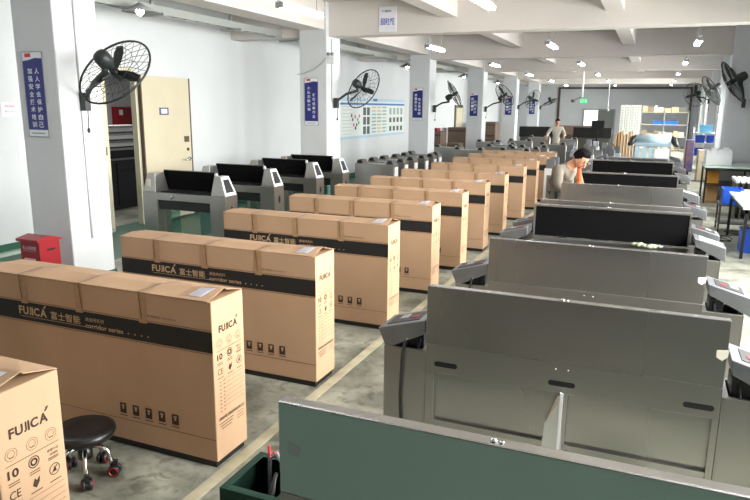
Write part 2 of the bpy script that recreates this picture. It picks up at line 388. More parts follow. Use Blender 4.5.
def make_carton(Y):
    t = thing('cardboard_carton', (XB1, Y, 0), 'x', 'carton', 'long printed cartons standing in a row')
    b = MB().box(XB0, XB1, Y, Y + BW, .045, BH - .004)
    o = b.build('box_body', card, t, bevel=.006)
    # lid flaps rise to a slack ridge at the right hand end
    n = 8; ridge = lambda x: .006 + .03 * max(0, 1 - (XB1 - x) / .5) ** 1.5
    f = MB()
    for (ya, yb, sgn) in ((Y - .002, Y + BW / 2 + .006, 1), (Y + BW + .002, Y + BW / 2 - .004, -1)):
        vs = []
        for i in range(n + 1):
            x = XB0 - .002 + (XB1 - XB0 - (.02 if sgn > 0 else 0)) * i / n
            vs += [(x, ya, BH - .003), (x, yb, BH + ridge(x) + (.004 if sgn > 0 else 0)), (x, ya, BH - .0005), (x, yb, BH + ridge(x) + .004 + (.004 if sgn > 0 else 0))]
        fs = []
        for i in range(n):
            a = 4 * i; c = a + 4
            fs += [(a, c, c + 1, a + 1), (a + 2, a + 3, c + 3, c + 2), (a, a + 2, c + 2, c), (a + 1, c + 1, c + 3, a + 3)]
        fs += [(0, 1, 3, 2), (4 * n, 4 * n + 2, 4 * n + 3, 4 * n + 1)]
        f.add(vs, fs)
    f.build('lid_flaps', card, t)
    MB().box(XB0 + .03, XB1 - .02, Y + .015, Y + BW - .01, 0, .05).build('base_board', black_pl, t)
    y = Y - .0015
    # printed band on the long face (ink) and its lettering
    p = MB(); rect(p, ((XB0 + XB1) / 2, y, .787), XB1 - XB0 - .002, .125, X_, Z_)
    rect(p, ((XB0 + XB1) / 2, y, .858), XB1 - XB0 - .002, .004, X_, Z_, 1); rect(p, ((XB0 + XB1) / 2, y, .716), XB1 - XB0 - .002, .004, X_, Z_, 1)
    rect(p, (-3.4, y - .0005, .752), .6, .003, X_, Z_, 2); rect(p, ((XB0 + XB1) / 2, y, .185), XB1 - XB0 - .004, .004, X_, Z_, 1)
    for k in range(4): rect(p, (-2.8 + k * .05, y - .0007, .757), .009, .009, X_, Z_, 2)
    p.build('printed_band', [ink, tape_line, gold], t)
    y -= .001
    p = MB(); p.word('FUJICA', (-3.71, y, .765), X_, Z_, .245, .055, bold=.03)
    poly2(p, (-3.492, y, .825), X_, Z_, [(0, 0), (.012, -.002), (.028, .018), (.014, .018)])
    p.build('logo_lettering', gold, t); p = MB()
    p.text('富士智能', (-3.43, y, .762), X_, Z_, .25, .055, bold=.012)
    p.build('name_lettering', gold, t); p = MB()
    p.text('通道闸系列', (-3.14, y, .79), X_, Z_, .15, .026)
    p.build('subtitle_lettering', gold, t); p = MB()
    p.text('corridor series', (-3.14, y, .748), X_, Z_, .3, .03, bold=.012)
    p.build('series_lettering', gold, t)
    p = MB(); p.text('请勿倒置 轻拿轻放 THIS SIDE UP', (-2.7, y, .882), X_, Z_, .26, .014)
    p.build('caution_print', ink_dk, t)
    for k in range(5):
        p = MB(); cx = -2.885 + k * .1; rect(p, (cx, y, .26), .05, .068, X_, Z_, 0)
        rect(p, (cx, y - .0005, .268), .014, .03, X_, Z_, 1); rect(p, (cx, y - .0005, .278), .026, .010, X_, Z_, 1)
        rect(p, (cx, y, .212), .06, .005, X_, Z_, 0)
        p.build('handling_symbol', [ink_dk, card], t)
    # straps of tape
    for k, xt in enumerate((-3.65, -3.18, -2.68)):
        m_ = MB(); a = .03
        m_.quad((xt - a, Y - .0035, .84), (xt + a, Y - .0035, .84), (xt + a, Y - .0035, BH + .001), (xt - a, Y - .0035, BH + .001))
        zr = BH + .006 + .03 * max(0, 1 - (XB1 - xt) / .5) ** 1.5 + .0095
        m_.quad((xt - a, Y - .0035, BH + .001), (xt + a, Y - .0035, BH + .001), (xt + a, Y + BW / 2, zr), (xt - a, Y + BW / 2, zr))
        m_.quad((xt - a, Y + BW / 2, zr), (xt + a, Y + BW / 2, zr), (xt + a, Y + BW + .003, BH + .001), (xt - a, Y + BW + .003, BH + .001))
        s_ = (-.022, .02, -.012)[k]
        m_.quad((xt + s_, Y - .005, .87), (xt + s_ + .008, Y - .005, .865), (xt + s_ + .004 - .01, Y - .005, BH + .002), (xt + s_ - .012, Y - .005, BH + .002), 1)
        m_.quad((xt + s_ - .012, Y - .005, BH + .002), (xt + s_ - .004, Y - .005, BH + .002), (xt + s_ + .03, Y + BW / 2, zr + .002), (xt + s_ + .022, Y + BW / 2, zr + .002), 1)
        m_.build('tape_strip', [tape_m, tape_line], t)
    # address label on the lid
    q = MB(); zf = lambda yy, x: BH + (yy - Y) / (BW / 2) * (ridge(x) + .008) + .002
    for k in range(6):
        xa, xb = -2.375 + k * .0165, -2.375 + (k + 1) * .0165
        q.add([(xx + sh, yy, zf(yy, xx + sh) + .003) for xx, yy, sh in ((xa, Y + .03, 0), (xb, Y + .03, 0), (xb, Y + .135, .022), (xa, Y + .135, .022))], [(0, 1, 2, 3)]); q.build('address_label', paper, t)
    # print on the end face
    x = XB1 + .0015; e = MB(); D = lambda yy, zz: (x, Y + yy, zz)
    e.word('FUJICA', D(.06, .828), Y_, Z_, .18, .042, bold=.035, m=0)
    poly2(e, D(.225, .874), Y_, Z_, [(0, 0), (.01, 0), (.024, .018), (.012, .018)])
    for cy in (.06, .155, .245):
        circle_ring(e, D(cy, .765), .0255, .027, Y_, Z_, m=1); circle_ring(e, D(cy, .767), .0145, .016, Y_, Z_, m=1)
        rect(e, D(cy, .752), .02, .004, Y_, Z_, 1)
    for z_ in (.722,): rect(e, D(.155, z_), .25, .003, Y_, Z_, 1)
    e.text('10', D(.035, .665), Y_, Z_, .05, .038, bold=.03); circle_ring(e, D(.155, .685), .022, .026, Y_, Z_); circle_ring(e, D(.155, .685), .009, .017, Y_, Z_)
    e.text('质量认证', D(.22, .69), Y_, Z_, .055, .012); e.text('GOLD', D(.23, .672), Y_, Z_, .04, .010, bold=.02)
    for cy in (.06, .155, .247): rect(e, D(cy, .646 if cy < .2 else .655), .05, .004, Y_, Z_, 1); rect(e, D(cy, .636 if cy < .2 else .662), .05, .004, Y_, Z_, 1)
    e.text('CE', D(.035, .575), Y_, Z_, .05, .036)
    poly2(e, D(.155, .585), Y_, Z_, [(-.016, 0), (0, -.016), (.016, .004), (.02, .03), (.004, .016), (-.004, .028)])
    circle_ring(e, D(.247, .605), .0225, .026, Y_, Z_); poly2(e, D(.247, .605), Y_, Z_, [(-.01, -.01), (.01, -.012), (.002, .014)]); rect(e, D(.247, .605), .04, .004, Vector((0, .7, .7)), Vector((0, -.7, .7)))
    for cy in (.06, .155, .247): rect(e, D(cy, .555), .055, .005, Y_, Z_, 1)
    for k in range(7): rect(e, D(.19, .535 - k * .028), .2, .002, Y_, Z_, 1)
    for k in range(9): rect(e, D(.055, .53 - k * .023), .016, .006, Y_, Z_, 1); rect(e, D(.09, .53 - k * .023), .014, .006, Y_, Z_, 1)
    e.text('深圳市富士智能系统有限公司', D(.03, .29), Y_, Z_, .25, .022, bold=.012)
    for k in range(3): rect(e, D(.10, .272 - k * .018), .14 - .02 * k, .006, Y_, Z_, 1); rect(e, D(.24, .272 - k * .018), .07, .004, Y_, Z_, 1)
    e.build('end_print', [ink_dk, ink_br], t)
    return t
BY = [1.538, 2.884, 4.139, 5.58, 6.94, 8.18, 9.46, 10.85, 12.55, 14.1, 15.45, 16.85]
blabel = ['long brown carton nearest the camera, only its printed end and lid corner showing',
  'long brown carton with black printed band, just behind the black stool',
  'long brown carton third in the row',
  'long brown carton fourth in the row, left of the tilted card reader',
  'long brown carton fifth in the row', 'long brown carton sixth in the row', 'long brown carton seventh in the row',
  'long brown carton eighth in the row, one place nearer than the ninth', 'long brown carton ninth in the row, three from the far end',
  'long brown carton third from the far end of the row', 'long brown carton second from the far end of the row',
  'long brown carton at the far end of the row, by the working man']
c0 = make_carton(BY[1]); c0['label'] = blabel[1]
for i, y in enumerate(BY):
    if i == 1: continue
    o = copy_tree(c0, (XB1 + random.uniform(-.006, .006), y, 0), blabel[i])

# ================================================================== STOOL
def stool(x, y):
    t = thing('rolling_stool', (x, y, 0), 'low round black work stool on red-rimmed casters beside the nearest carton', 'stool')
    zs = .29
    MB().lathe([(.05, -.06), (.13, -.055), (.165, -.035), (.175, -.012), (.172, .008), (.15, .02), (.08, .012), (.01, .008)], (x, y, zs), n=40).build('seat', mat('black vinyl', (16, 16, 18), .35), t)
    MB().lathe([(.04, 0), (.04, .05), (.028, .06), (.028, .1)], (x, y, .12), n=16).build('column', black_pl, t)
    for k in range(5):
        a = R(-44 + 72 * k); d = Vector((math.cos(a), math.sin(a), 0)); c = Vector((x, y, 0))
        l = MB().tube([c + Z_ * .19 + d * .03, c + Z_ * .185 + d * .09, c + Z_ * .155 + d * .125, c + Z_ * .09 + d * .14, c + Z_ * .06 + d * .145], .013, 10).build('leg', chrome, t)
        wc = c + d * .155 + Z_ * .034; ax = Vector((-d.y, d.x, 0))
        for s_ in (-1, 1):
            MB().lathe([(.030, -.010), (.034, -.006), (.034, .006), (.030, .010)], wc + ax * .018 * s_, ax, 20).build('caster_wheel', black_pl, l)
            ring = [wc + ax * .029 * s_ + (d * math.cos(q) + Z_ * math.sin(q)) * .024 for q in [2 * math.pi * j / 20 for j in range(20)]]
            MB().tube(ring, .0035, 6, closed=True).build('red_ring', red_m, l)
        MB().box(-.02, .02, -.012, .012, -.01, .04, M=Matrix.Translation(wc + Z_ * .02) @ Matrix.Rotation(a, 4, 'Z')).build('caster_fork', black_pl, l)
stool(-2.84, 2.525)

# ================================================================== RIGHT-HAND TURNSTILES
def slot(mb, x0, x1, z, y, r=.014, m=0):
    pts = []
    for j in range(9): a = math.pi / 2 + math.pi * j / 8; pts.append((x0 + r + r * math.cos(a), z + r * math.sin(a)))
    for j in range(9): a = -math.pi / 2 + math.pi * j / 8; pts.append((x1 - r + r * math.cos(a), z + r * math.sin(a)))
    mb.prism(pts, 'y', y - .001, y + .006, m)
def bar_panel(mb, Y, m=0, X0=-1.05, X1=.41):
    """near side panel: flat sheet with two recessed bays"""
    t_ = .03
    mb.box(X0, X1, Y, Y + t_, .67, .83, m)
    mb.box(X0, -1.0, Y, Y + t_, 0, .67, m).box(-.315, -.285, Y, Y + t_, 0, .67, m).box(.38, X1, Y, Y + t_, 0, .67, m)
    mb.box(-1.0, .38, Y, Y + t_, 0, .10, m)
def turnstile(Yf, label, hinge='near', sticker=False, heads=('tilt', 'tilt'), lid=True, tray_left=False, lid_m=None, film_m=None, ped_m=None, skip_left=False, detail=True):
    D = .27; X0, X1 = -1.05, .41
    t = thing('turnstile_gate', (-.32, Yf, 0), label, 'turnstile', 'stainless turnstiles being assembled')
    b = MB(); bar_panel(b, Yf)
    b.box(X0, X1, Yf + D - .03, Yf + D, .38, .83).box(X0, X0 + .02, Yf + .03, Yf + D - .03, 0, .8).box(X1 - .02, X1, Yf + .03, Yf + D - .03, 0, .8)
    b.box(X0 + .02, X1 - .02, Yf + .03, Yf + D - .03, .68, .70)
    b.build('body', steel, t, bevel=.002)
    r = MB().box(-1.0, -.315, Yf + .028, Yf + .034, .10, .67).box(-.285, .38, Yf + .028, Yf + .034, .10, .67).box(-1.0, -.315, Yf + .005, Yf + .03, .36, .385).box(-.285, .38, Yf + .005, Yf + .03, .36, .385)
    r.build('recessed_panel', steel_lid, t)
    if detail:
        s_ = MB()
        for a, c in ((-1.0, -.87), (-.385, -.25), (.25, .385)): slot(s_, a, c, .722, Yf - .002)
        s_.build('hand_slot', dark, t)
        k = MB()
        for xx in (-.35, -.29): k.lathe([(.004, 0), (.004, .003)], (xx, Yf - .003, .8), (0, -1, 0), 8)
        for xx in (-.9, -.2, .3): k.tube([(xx, Yf + .1, .70), (xx + .2, Yf + .13, .76), (xx + .3, Yf + .1, .72)], .012, 6)
        k.build('fittings', chrome, t)
    dk = MB().box(X0 + .04, X1 - .04, Yf + .06, Yf + D - .05, .70, .77); dk.build('drive_unit', black_pl, t)
    # pedestals
    for nm, a, c in (('l', -1.30, -1.052), ('r', .412, .66)):
        if nm == 'l' and skip_left: continue
        p = MB(); top = .785; w_ = .008
        p.box(a, a + w_, Yf, Yf + D, 0, top).box(c - w_, c, Yf, Yf + D, 0, top).box(a + w_, c - w_, Yf, Yf + w_, 0, top).box(a + w_, c - w_, Yf + D - w_, Yf + D, 0, top)
        p.box(a + w_, c - w_, Yf + w_, Yf + D - w_, .3, .31)
        p.box(a + w_, a + .03, Yf + w_, Yf + D - w_, top - .004, top).box(c - .03, c - w_, Yf + w_, Yf + D - w_, top - .004, top)
        p.box(a + .03, c - .03, Yf + w_, Yf + .03, top - .004, top).box(a + .03, c - .03, Yf + D - .03, Yf + D - w_, top - .004, top)
        p.build('pedestal', ped_m or steel, t, bevel=.002)
    # heads
    for side, hd_ in zip((-1, 1), heads):
        if hd_ is None: continue
        if side < 0: P = [(-1.06, .96), (-1.34, .88), (-1.29, .765), (-1.06, .88)]
        else: P = [(.43, .975), (.69, .905), (.70, .775), (.44, .90)]
        h = MB().prism(P, 'y', Yf + .004, Yf + D - .004).build('reader_head', steel_lt, t, bevel=.006)
        A, B = Vector((P[0][0], 0, P[0][1])), Vector((P[1][0], 0, P[1][1])); u = (B - A).normalized(); nn = Vector((-u.z, 0, u.x)); nn = nn if nn.z > 0 else -nn
        Ln = (B - A).length; q = MB()
        def F(s0, s1, y0, y1, h_, m=0):
            q.add([A + u * s_ + Y_ * (Yf + y_) + nn * z_ for s_ in (s0, s1) for y_ in (y0, y1) for z_ in (0, h_)], [(0, 1, 3, 2), (4, 6, 7, 5), (0, 4, 5, 1), (2, 3, 7, 6), (0, 2, 6, 4), (1, 5, 7, 3)], m)
        F(.05, Ln - .04, .05, D - .05, .003); F(.08, .12, .1, .14, .006, 1); F(.15, .2, .12, .2, .005, 2)
        q.build('display_panel', [black_pl if hd_ == 'tilt' else white_pl, red_m, grey_m], h)
        xc = -1.12 if side < 0 else .5
        MB().tube([(xc, Yf + .1, .90), (xc - side * .02, Yf + .04, .83), (xc, Yf + .03, .72), (xc + side * .01, Yf + .06, .5)], .008, 6).build('cable', black_pl, t)
        if side < 0: MB().tube([(-1.14, Yf + .05, .86), (-1.17, Yf + .0, .835), (-1.185, Yf - .012, .76), (-1.195, Yf - .012, .5), (-1.18, Yf - .012, .2), (-1.2, Yf - .015, .012)], .008, 6).build('loose_cable', black_pl, t)
        MB().box(xc - .05, xc + .04, Yf + .05, Yf + D - .06, .70, .86).build('wiring_box', black_pl, t)
    if tray_left:
        MB().tube([(-1.22, Yf + .2, .62), (-1.24, Yf + .24, .78), (-1.19, Yf + .21, .83), (-1.12, Yf + .17, .79), (-1.1, Yf + .1, .66), (-1.16, Yf + .08, .62)], .008, 8).build('clear_hose', mat('clear hose', (180, 178, 182), .3), t)
        MB().tube([(-1.25, Yf + .15, .5), (-1.2, Yf + .22, .74), (-1.17, Yf + .15, .72), (-1.2, Yf + .1, .5)], .007, 8).build('clear_hose', MATS['clear hose'], t)
        for pa, pb in (((-1.24, Yf + .24, .79), (-1.25, Yf + .25, .83)), ((-1.22, Yf + .23, .82), (-1.2, Yf + .235, .81))): MB().tube([pa, pb], .005, 6).build('red_connector', mat('red plastic', (206, 40, 60), .5), t)
    if lid:
        th = .05; z0, z1 = .832, 1.16
        if hinge == 'near': y0, y1 = Yf - .001, Yf + th
        else: y0, y1 = Yf + D + .002, Yf + D + .002 + th
        l = MB(); e_ = .006
        if hinge == 'near':
            l.box(X0, X1, y0, y0 + e_, z0, z1)
        else: l.box(X0, X1, y1 - e_, y1, z0, z1)
        ya, yb = (y0 + e_, y1) if hinge == 'near' else (y0, y1 - e_)
        l.box(X0, X1, ya, yb, z1 - e_, z1).box(X0, X1, ya, yb, z0, z0 + e_).box(X0, X0 + e_, ya, yb, z0 + e_, z1 - e_).box(X1 - e_, X1, ya, yb, z0 + e_, z1 - e_)
        if hinge == 'far':   # folded lip round the open side
            l.box(X0 + e_, X1 - e_, y0, y0 + .003, z1 - .022, z1 - e_).box(X0 + e_, X0 + .02, y0, y0 + .003, z0 + e_, z1 - .022).box(X1 - .02, X1 - e_, y0, y0 + .003, z0 + e_, z1 - .022)
        lo = l.build('lid', lid_m or steel_lid, t, bevel=.002)
        if hinge == 'near': MB().box(X0 + .02, X1 - .02, y0 + .012, y1 - .01, z0 + .02, z1 - .02).build('foam_lining', foam, lo)
        else: MB().box(X0 + .012, X1 - .012, y0 + .008, y1 - .01, z0 + .008, z1 - .008).build('foam_lining', foam, lo)
        MB().lathe([(.010, 0), (.010, .004), (.005, .009)], (-.345, (y0 + y1) / 2, z1), n=12).lathe([(.008, 0), (.008, .004)], (-.322, (y0 + y1) / 2, z1), n=12).build('lid_latch', chrome, lo)
        if sticker and hinge == 'near':
            s0 = .365 if sticker == 'r' else -1.015
            if sticker == 'r': MB().prism([(s0, 1.015), (s0 + .05, 1.02), (s0 + .048, .985), (s0 + .025, .965), (s0, .98)], 'y', y0 - .002, y0 - .0005).build('paper_tag', mat('paper tag', (232, 226, 208), .7), lo)
            else: MB().prism([(s0, 1.025), (s0 + .045, 1.015), (s0 + .04, .975), (s0 + .0, .985)], 'y', y0 - .004, y0 - .002).build('paper_tag', mat('grey tag', (150, 158, 156), .5), lo)
        if film_m: MB().box(X0 + .004, X1 - .004, y0 - .0015, y0 - .0003, z0 + .004, z1 - .004).build('protective_film', film_m, lo)
        hg = MB()
        for xx in (-.75, .1): hg.box(xx - .04, xx + .04, (Yf + .052 if hinge == 'near' else Yf + D - .02), (Yf + .07 if hinge == 'near' else Yf + D + .001), .82, .85)
        hg.build('hinge', chrome, lo)
    else:
        MB().box(X0, X1, Yf + .005, Yf + D - .005, .832, .90).build('lid', lid_m or steel_lid, t, bevel=.01)
        MB().lathe([(.012, 0), (.012, .006), (.007, .014)], (-.52, Yf + .1, .90), n=12).build('lid_latch', white_pl, t)
    return t
lidC = mat('green reflection film', (164, 192, 184), .36, .66, rvar=.05, scale=3, stretch=(1, 1, .2))  # green floor reflection put into the lid film's colour
pedC = mat('dark green reflection film', (52, 84, 72), .3, .8)  # darker green reflection put into the pedestal colour
turnstile(1.712, 'stainless turnstile nearest the camera with raised greenish lid and open left pedestal', 'near', 'l', (None, 'tilt'), tray_left=True, film_m=lidC, ped_m=pedC)
turnstile(3.27, 'stainless turnstile second from the camera, raised plain lid, plastic film stuck in its bay', 'near', 'r')
turnstile(4.737, 'stainless turnstile third from the camera, raised plain lid facing us', 'near', 'r')
turnstile(6.46, 'stainless turnstile with the largest black-lined open lid, fourth from the camera', 'far', heads=('tilt', 'plate'))
turnstile(7.11, 'stainless turnstile back to back behind the nearest black-lined one', 'near')
turnstile(8.86, 'stainless turnstile with plain raised lid hiding the working man below the chest', 'near', heads=(None, 'tilt'), skip_left=True)
turnstile(10.36, 'stainless turnstile with black-lined lid right of the working man', 'far', heads=('tilt', 'plate'))
turnstile(13.15, 'stainless turnstile with black-lined lid, farthest one standing open', 'far')
turnstile(15.0, 'closed stainless turnstile behind the farthest open black lid', lid=False, detail=False)
turnstile(16.6, 'closed stainless turnstile second last before the pale blue machine', lid=False, detail=False)
turnstile(18.2, 'closed stainless turnstile just in front of the pale blue machine', lid=False, detail=False)
# plastic film in the bay
f = MB(); pts = [(-.33, .66), (-.312, .655), (-.30, .36), (-.395, .36), (-.385, .50)]
f.add([(x, 3.255 - .012 * math.sin(i * 2.1), z) for i, (x, z) in enumerate(pts)] + [(x + .005, 3.262, z) for x, z in pts], [(0, 1, 2, 3, 4), (9, 8, 7, 6, 5)] + [(i, i + 5, (i + 1) % 5 + 5, (i + 1) % 5) for i in range(5)])
tag(f.build('plastic_film', film), 'crumpled clear plastic film hanging in the bay of the second turnstile', 'plastic film')
tag(MB().prism([(-.318, .685), (-.302, .68), (-.304, .36), (-.316, .36)], 'y', 3.24, 3.25).build('white_tape_strip', white_pl), 'white tape strip down the middle of the second turnstile', 'tape')
# rag and bits on the fourth machine
rag = MB()
for k in range(7):
    a = k * .9; rag.ellipsoid((-.06 + k * .035 + .01 * math.sin(a), 6.60 + .03 * math.cos(a), .845), (.05, .03, .018 + .006 * math.sin(a * 2)), 10, 6, M=Matrix.Rotation(a, 3, 'Z'))
tag(rag.build('work_glove', mat('grey green cloth', (150, 160, 134), .9)), 'crumpled grey work glove under the nearest black-lined lid', 'glove')

# ================================================================== LEFT GATES (black lids)
def left_gate(Y, label, first=[None], X0=-7.02, X1=-5.53):
    if first[0] is not None: return copy_tree(first[0], ((X0 + X1) / 2, Y, 0), label)
    D = .3; pw = .27
    t = thing('flap_barrier_gate', ((X0 + X1) / 2, Y, 0), label, 'turnstile', 'flap barriers with black lids by the left wall')
    for a in (X0, X1 - pw):
        MB().box(a, a + pw, Y, Y + D, 0, .83).build('pedestal', steel, t, bevel=.004)
    s_ = MB(); s_.prism([(Y + D / 2 + .03 * math.cos(q), .62 + .06 * math.sin(q)) for q in [2 * math.pi * j / 14 for j in range(14)]], 'x', X1, X1 + .003)
    s_.build('sensor_window', black_pl, t)
    MB().box(X0 + pw, X1 - pw, Y - .0, Y + D, .72, .83).build('bridge_beam', steel, t, bevel=.004)
    MB().box(X0 + pw, X1 - pw, Y + .03, Y + D - .03, .58, .72).box(X0 + .3, X1 - .3, Y + .05, Y + D - .05, .83, .845).build('drive_housing', black_pl, t)
    MB().lathe([(.028, 0), (.028, .004)], (X0 + .55, Y - .001, .775), (0, -1, 0), 14).lathe([(.018, .004), (.018, .006)], (X0 + .55, Y - .001, .775), (0, -1, 0), 14).build('round_badge', chrome, t)
    MB().box(X0 + .3, X0 + .56, Y + D / 2 - .006, Y + D / 2 + .006, .12, .56).build('glass_flap', acrylic, t)
    MB().box(X1 - .56, X1 - .3, Y + D / 2 - .006, Y + D / 2 + .006, .12, .56).build('glass_flap', acrylic, t)
    for sd, a, c in ((-1, X0, X0 + pw), (1, X1 - pw, X1)):
        zb, zt = .832, 1.11; xo = (c - .03) if sd > 0 else (a + .03)
        # truncated pyramid head
        if sd > 0: bx0, bx1, tx0, tx1 = a + .02, c - .003, a + .06, c - .11
        else: bx0, bx1, tx0, tx1 = a + .005, c - .02, a + .08, c - .06
        y0, y1, u0, u1 = Y + .005, Y + D - .005, Y + .05, Y + D - .05
        v = [(bx0, y0, zb), (bx1, y0, zb), (bx1, y1, zb), (bx0, y1, zb), (tx0, u0, zt), (tx1, u0, zt), (tx1, u1, zt), (tx0, u1, zt)]
        h = MB().add(v, [(0, 1, 5, 4), (1, 2, 6, 5), (2, 3, 7, 6), (3, 0, 4, 7), (4, 5, 6, 7), (3, 2, 1, 0)]).build('reader_head', steel, t, bevel=.004)
        B0, B1, T1, T0 = (Vector(v[i]) for i in ((1, 2, 6, 5) if sd > 0 else (3, 0, 4, 7)))
        nrm = (B1 - B0).cross(T0 - B0).normalized(); cen = (B0 + B1 + T0 + T1) / 4
        if (cen - Vector(((bx0 + bx1) / 2, Y + D / 2, zb + .1))).dot(nrm) < 0: nrm = -nrm
        def face(k, off, m_, nm, kz=None):
            kz = kz or k
            q = [cen + (p - cen) * k for p in (B0, B1, T1, T0)]
            mb = MB().add([p + nrm * .0015 for p in q] + [p + nrm * off for p in q], [(4, 5, 6, 7), (0, 1, 5, 4), (1, 2, 6, 5), (2, 3, 7, 6), (3, 0, 4, 7)]); mb.build(nm, m_, h)
        face(.96, .004, white_pl, 'white_faceplate'); face(.66, .0065, black_pl, 'display_panel')
        fr_c = MB().box((a + c) / 2 - .035 + sd * .02, (a + c) / 2 + .035 + sd * .02, Y + .018, Y + .024, .88, 1.02)
        if sd < 0: fr_c.build('label_plate', mat('pale label', (210, 206, 186), .5), h)
    l = MB().box(X0 + .16, X1 - .37, Y + D + .002, Y + D + .045, .835, 1.14).build('lid', steel_dk, t, bevel=.003)
    MB().box(X0 + .17, X1 - .38, Y + D - .002, Y + D + .002, .845, 1.13).build('foam_lining', foam, l)
    MB().ellipsoid((X1 - .36, Y + D + .0, 1.1), (.03, .02, .03), 10, 8).build('white_bumper', white_pl, l)
    first[0] = t; return t
left_gate(7.72, 'black-lidded flap barrier nearest, in front of the beige door')
left_gate(9.05, 'black-lidded flap barrier second from the beige door')
left_gate(10.5, 'black-lidded flap barrier third from the beige door')
left_gate(11.6, 'black-lidded flap barrier right in front of the second pillar')

# closed cabinets packed under the poster
def cabinet(X0, X1, Y, Z, label, grp, name='gate_cabinet', D=.3):
    t = thing(name, ((X0 + X1) / 2, Y, 0), label, 'turnstile', grp)
    MB().box(X0, X1, Y, Y + D, 0, Z).build('body', steel, t, bevel=.008)
    for a, s_ in ((X0 + .02, 1), (X1 - .2, -1)):
        h = MB().prism([(a, Z), (a + .18, Z), (a + .14, Z + .08), (a + .04, Z + .08)], 'y', Y + .03, Y + D - .03).build('reader_head', steel_dk, t, bevel=.006)
        MB().box(a + .05, a + .13, Y + .02, Y + .032, Z + .01, Z + .06).build('display_panel', black_pl, h)
    MB().box(X1, X1 + .006, Y + .05, Y + D - .05, Z - .5, Z - .06).build('end_panel', white_pl, t)
    MB().box(X1 - .25, X1 - .2, Y + .1, Y + .15, Z, Z + .06).build('white_bumper', white_pl, t)
    return t
cab0 = cabinet(-6.0, -5.08, 13.2, .9, 'closed stainless cabinet at the front of the group under the poster', 'closed cabinets under the poster')
cl = ['second', 'third', 'fourth', 'fifth', 'sixth']
for i in range(5):
    copy_tree(cab0, (-5.54 + (0, .0, .05, .05, -.02)[i], 13.85 + i * .66, 0), 'closed stainless cabinet, %s from the front of the group under the poster' % cl[i])
# rows of cabinets farther back
far = [(-5.9, 20.0, 'behind the third pillar, left end of the far rows'), (-5.0, 19.1, 'in the far rows, nearest behind the cartons\' far left end'),
       (-3.7, 19.4, 'in the far rows, directly behind the last carton'), (-3.6, 20.4, 'in the far rows, second behind the last carton'), (-3.5, 21.4, 'in the far rows, third behind the last carton'),
       (-5.6, 24.2, 'in the far rows, level with the fourth pillar'), (-4.7, 25.6, 'in the far rows, diagonally before the standing far man'), (-4.6, 29.6, 'behind the far man, left of him'), (-3.2, 23.6, 'in the far rows, just in front of the far man'),
       (-4.7, 22.4, 'in the far rows, between the third and fourth pillars'), (-3.3, 28.2, 'directly behind the far man'), (-4.55, 21.3, 'in the far rows, middle of the third line')]
for x, y, lb in far:
    copy_tree(cab0, (x, y, 0), 'closed stainless cabinet ' + lb)['group'] = 'cabinets in the far rows'

def pedestal_unit(x, y, label, mt, zt=1.0):
    t = thing('gate_pedestal', (x, y, 0), label, 'turnstile pedestal', 'loose pedestals behind the working man')
    MB().box(x - .11, x + .11, y, y + .3, 0, .84).build('body', mt, t, bevel=.006)
    MB().prism([(y + .02, .84), (y + .28, .84), (y + .23, zt), (y + .12, zt + .04)], 'x', x - .09, x + .09).build('reader_head', steel_lt, t, bevel=.006)
    MB().box(x - .05, x + .05, y - .006, y, .2, .7).build('front_panel', steel_lt, t)
    return t
pl_ = [(-2.0, 14.6, white_pl, 'bright pedestal nearest the last carton'), (-2.02, 15.4, steel, 'grey pedestal just left of the working man\'s head'), (-2.35, 17.5, steel, 'dull pedestal behind the bright one'),
       (-1.95, 18.6, steel_lt, 'pale pedestal showing over the working man\'s hair'), (-1.55, 17.8, pale_blue, 'bluish white pedestal right of the working man\'s head'), (-1.3, 18.6, white_pl, 'white pedestal right of the bluish one'),
       (-1.62, 20.6, steel, 'grey pedestal behind the bluish white one'), (-1.2, 21.6, steel_lt, 'pale pedestal left of the tan boards'), (-2.3, 20.9, steel_lt, 'pale pedestal before the far rows of cabinets'), (-2.5, 23.2, steel, 'farthest grey pedestal left'), (-1.8, 24.0, white_pl, 'farthest white pedestal')]
pl_ += [(-1.02, 19.2, steel_lt, 'pale pedestal second right of the bluish one'), (-1.5, 16.4, steel_lt, 'nearest pale pedestal right of the working man'), (-1.47, 17.1, white_pl, 'white pedestal beside the far closed turnstiles'),
        (-1.6, 19.4, white_pl, 'white pedestal half hidden by the bluish one'), (-.95, 20.8, pale_blue, 'pale blue pedestal before the tan boards'), (-1.9, 21.8, pale_blue, 'pale blue pedestal farther left'),
        (-1.45, 23.2, steel_lt, 'pale pedestal before the dark monitor'), (-2.15, 25.4, steel_lt, 'pale pedestal far back, right of the distant man')]
for x, y, m_, lb in pl_: pedestal_unit(x, y, lb + ', in the group behind him', m_)

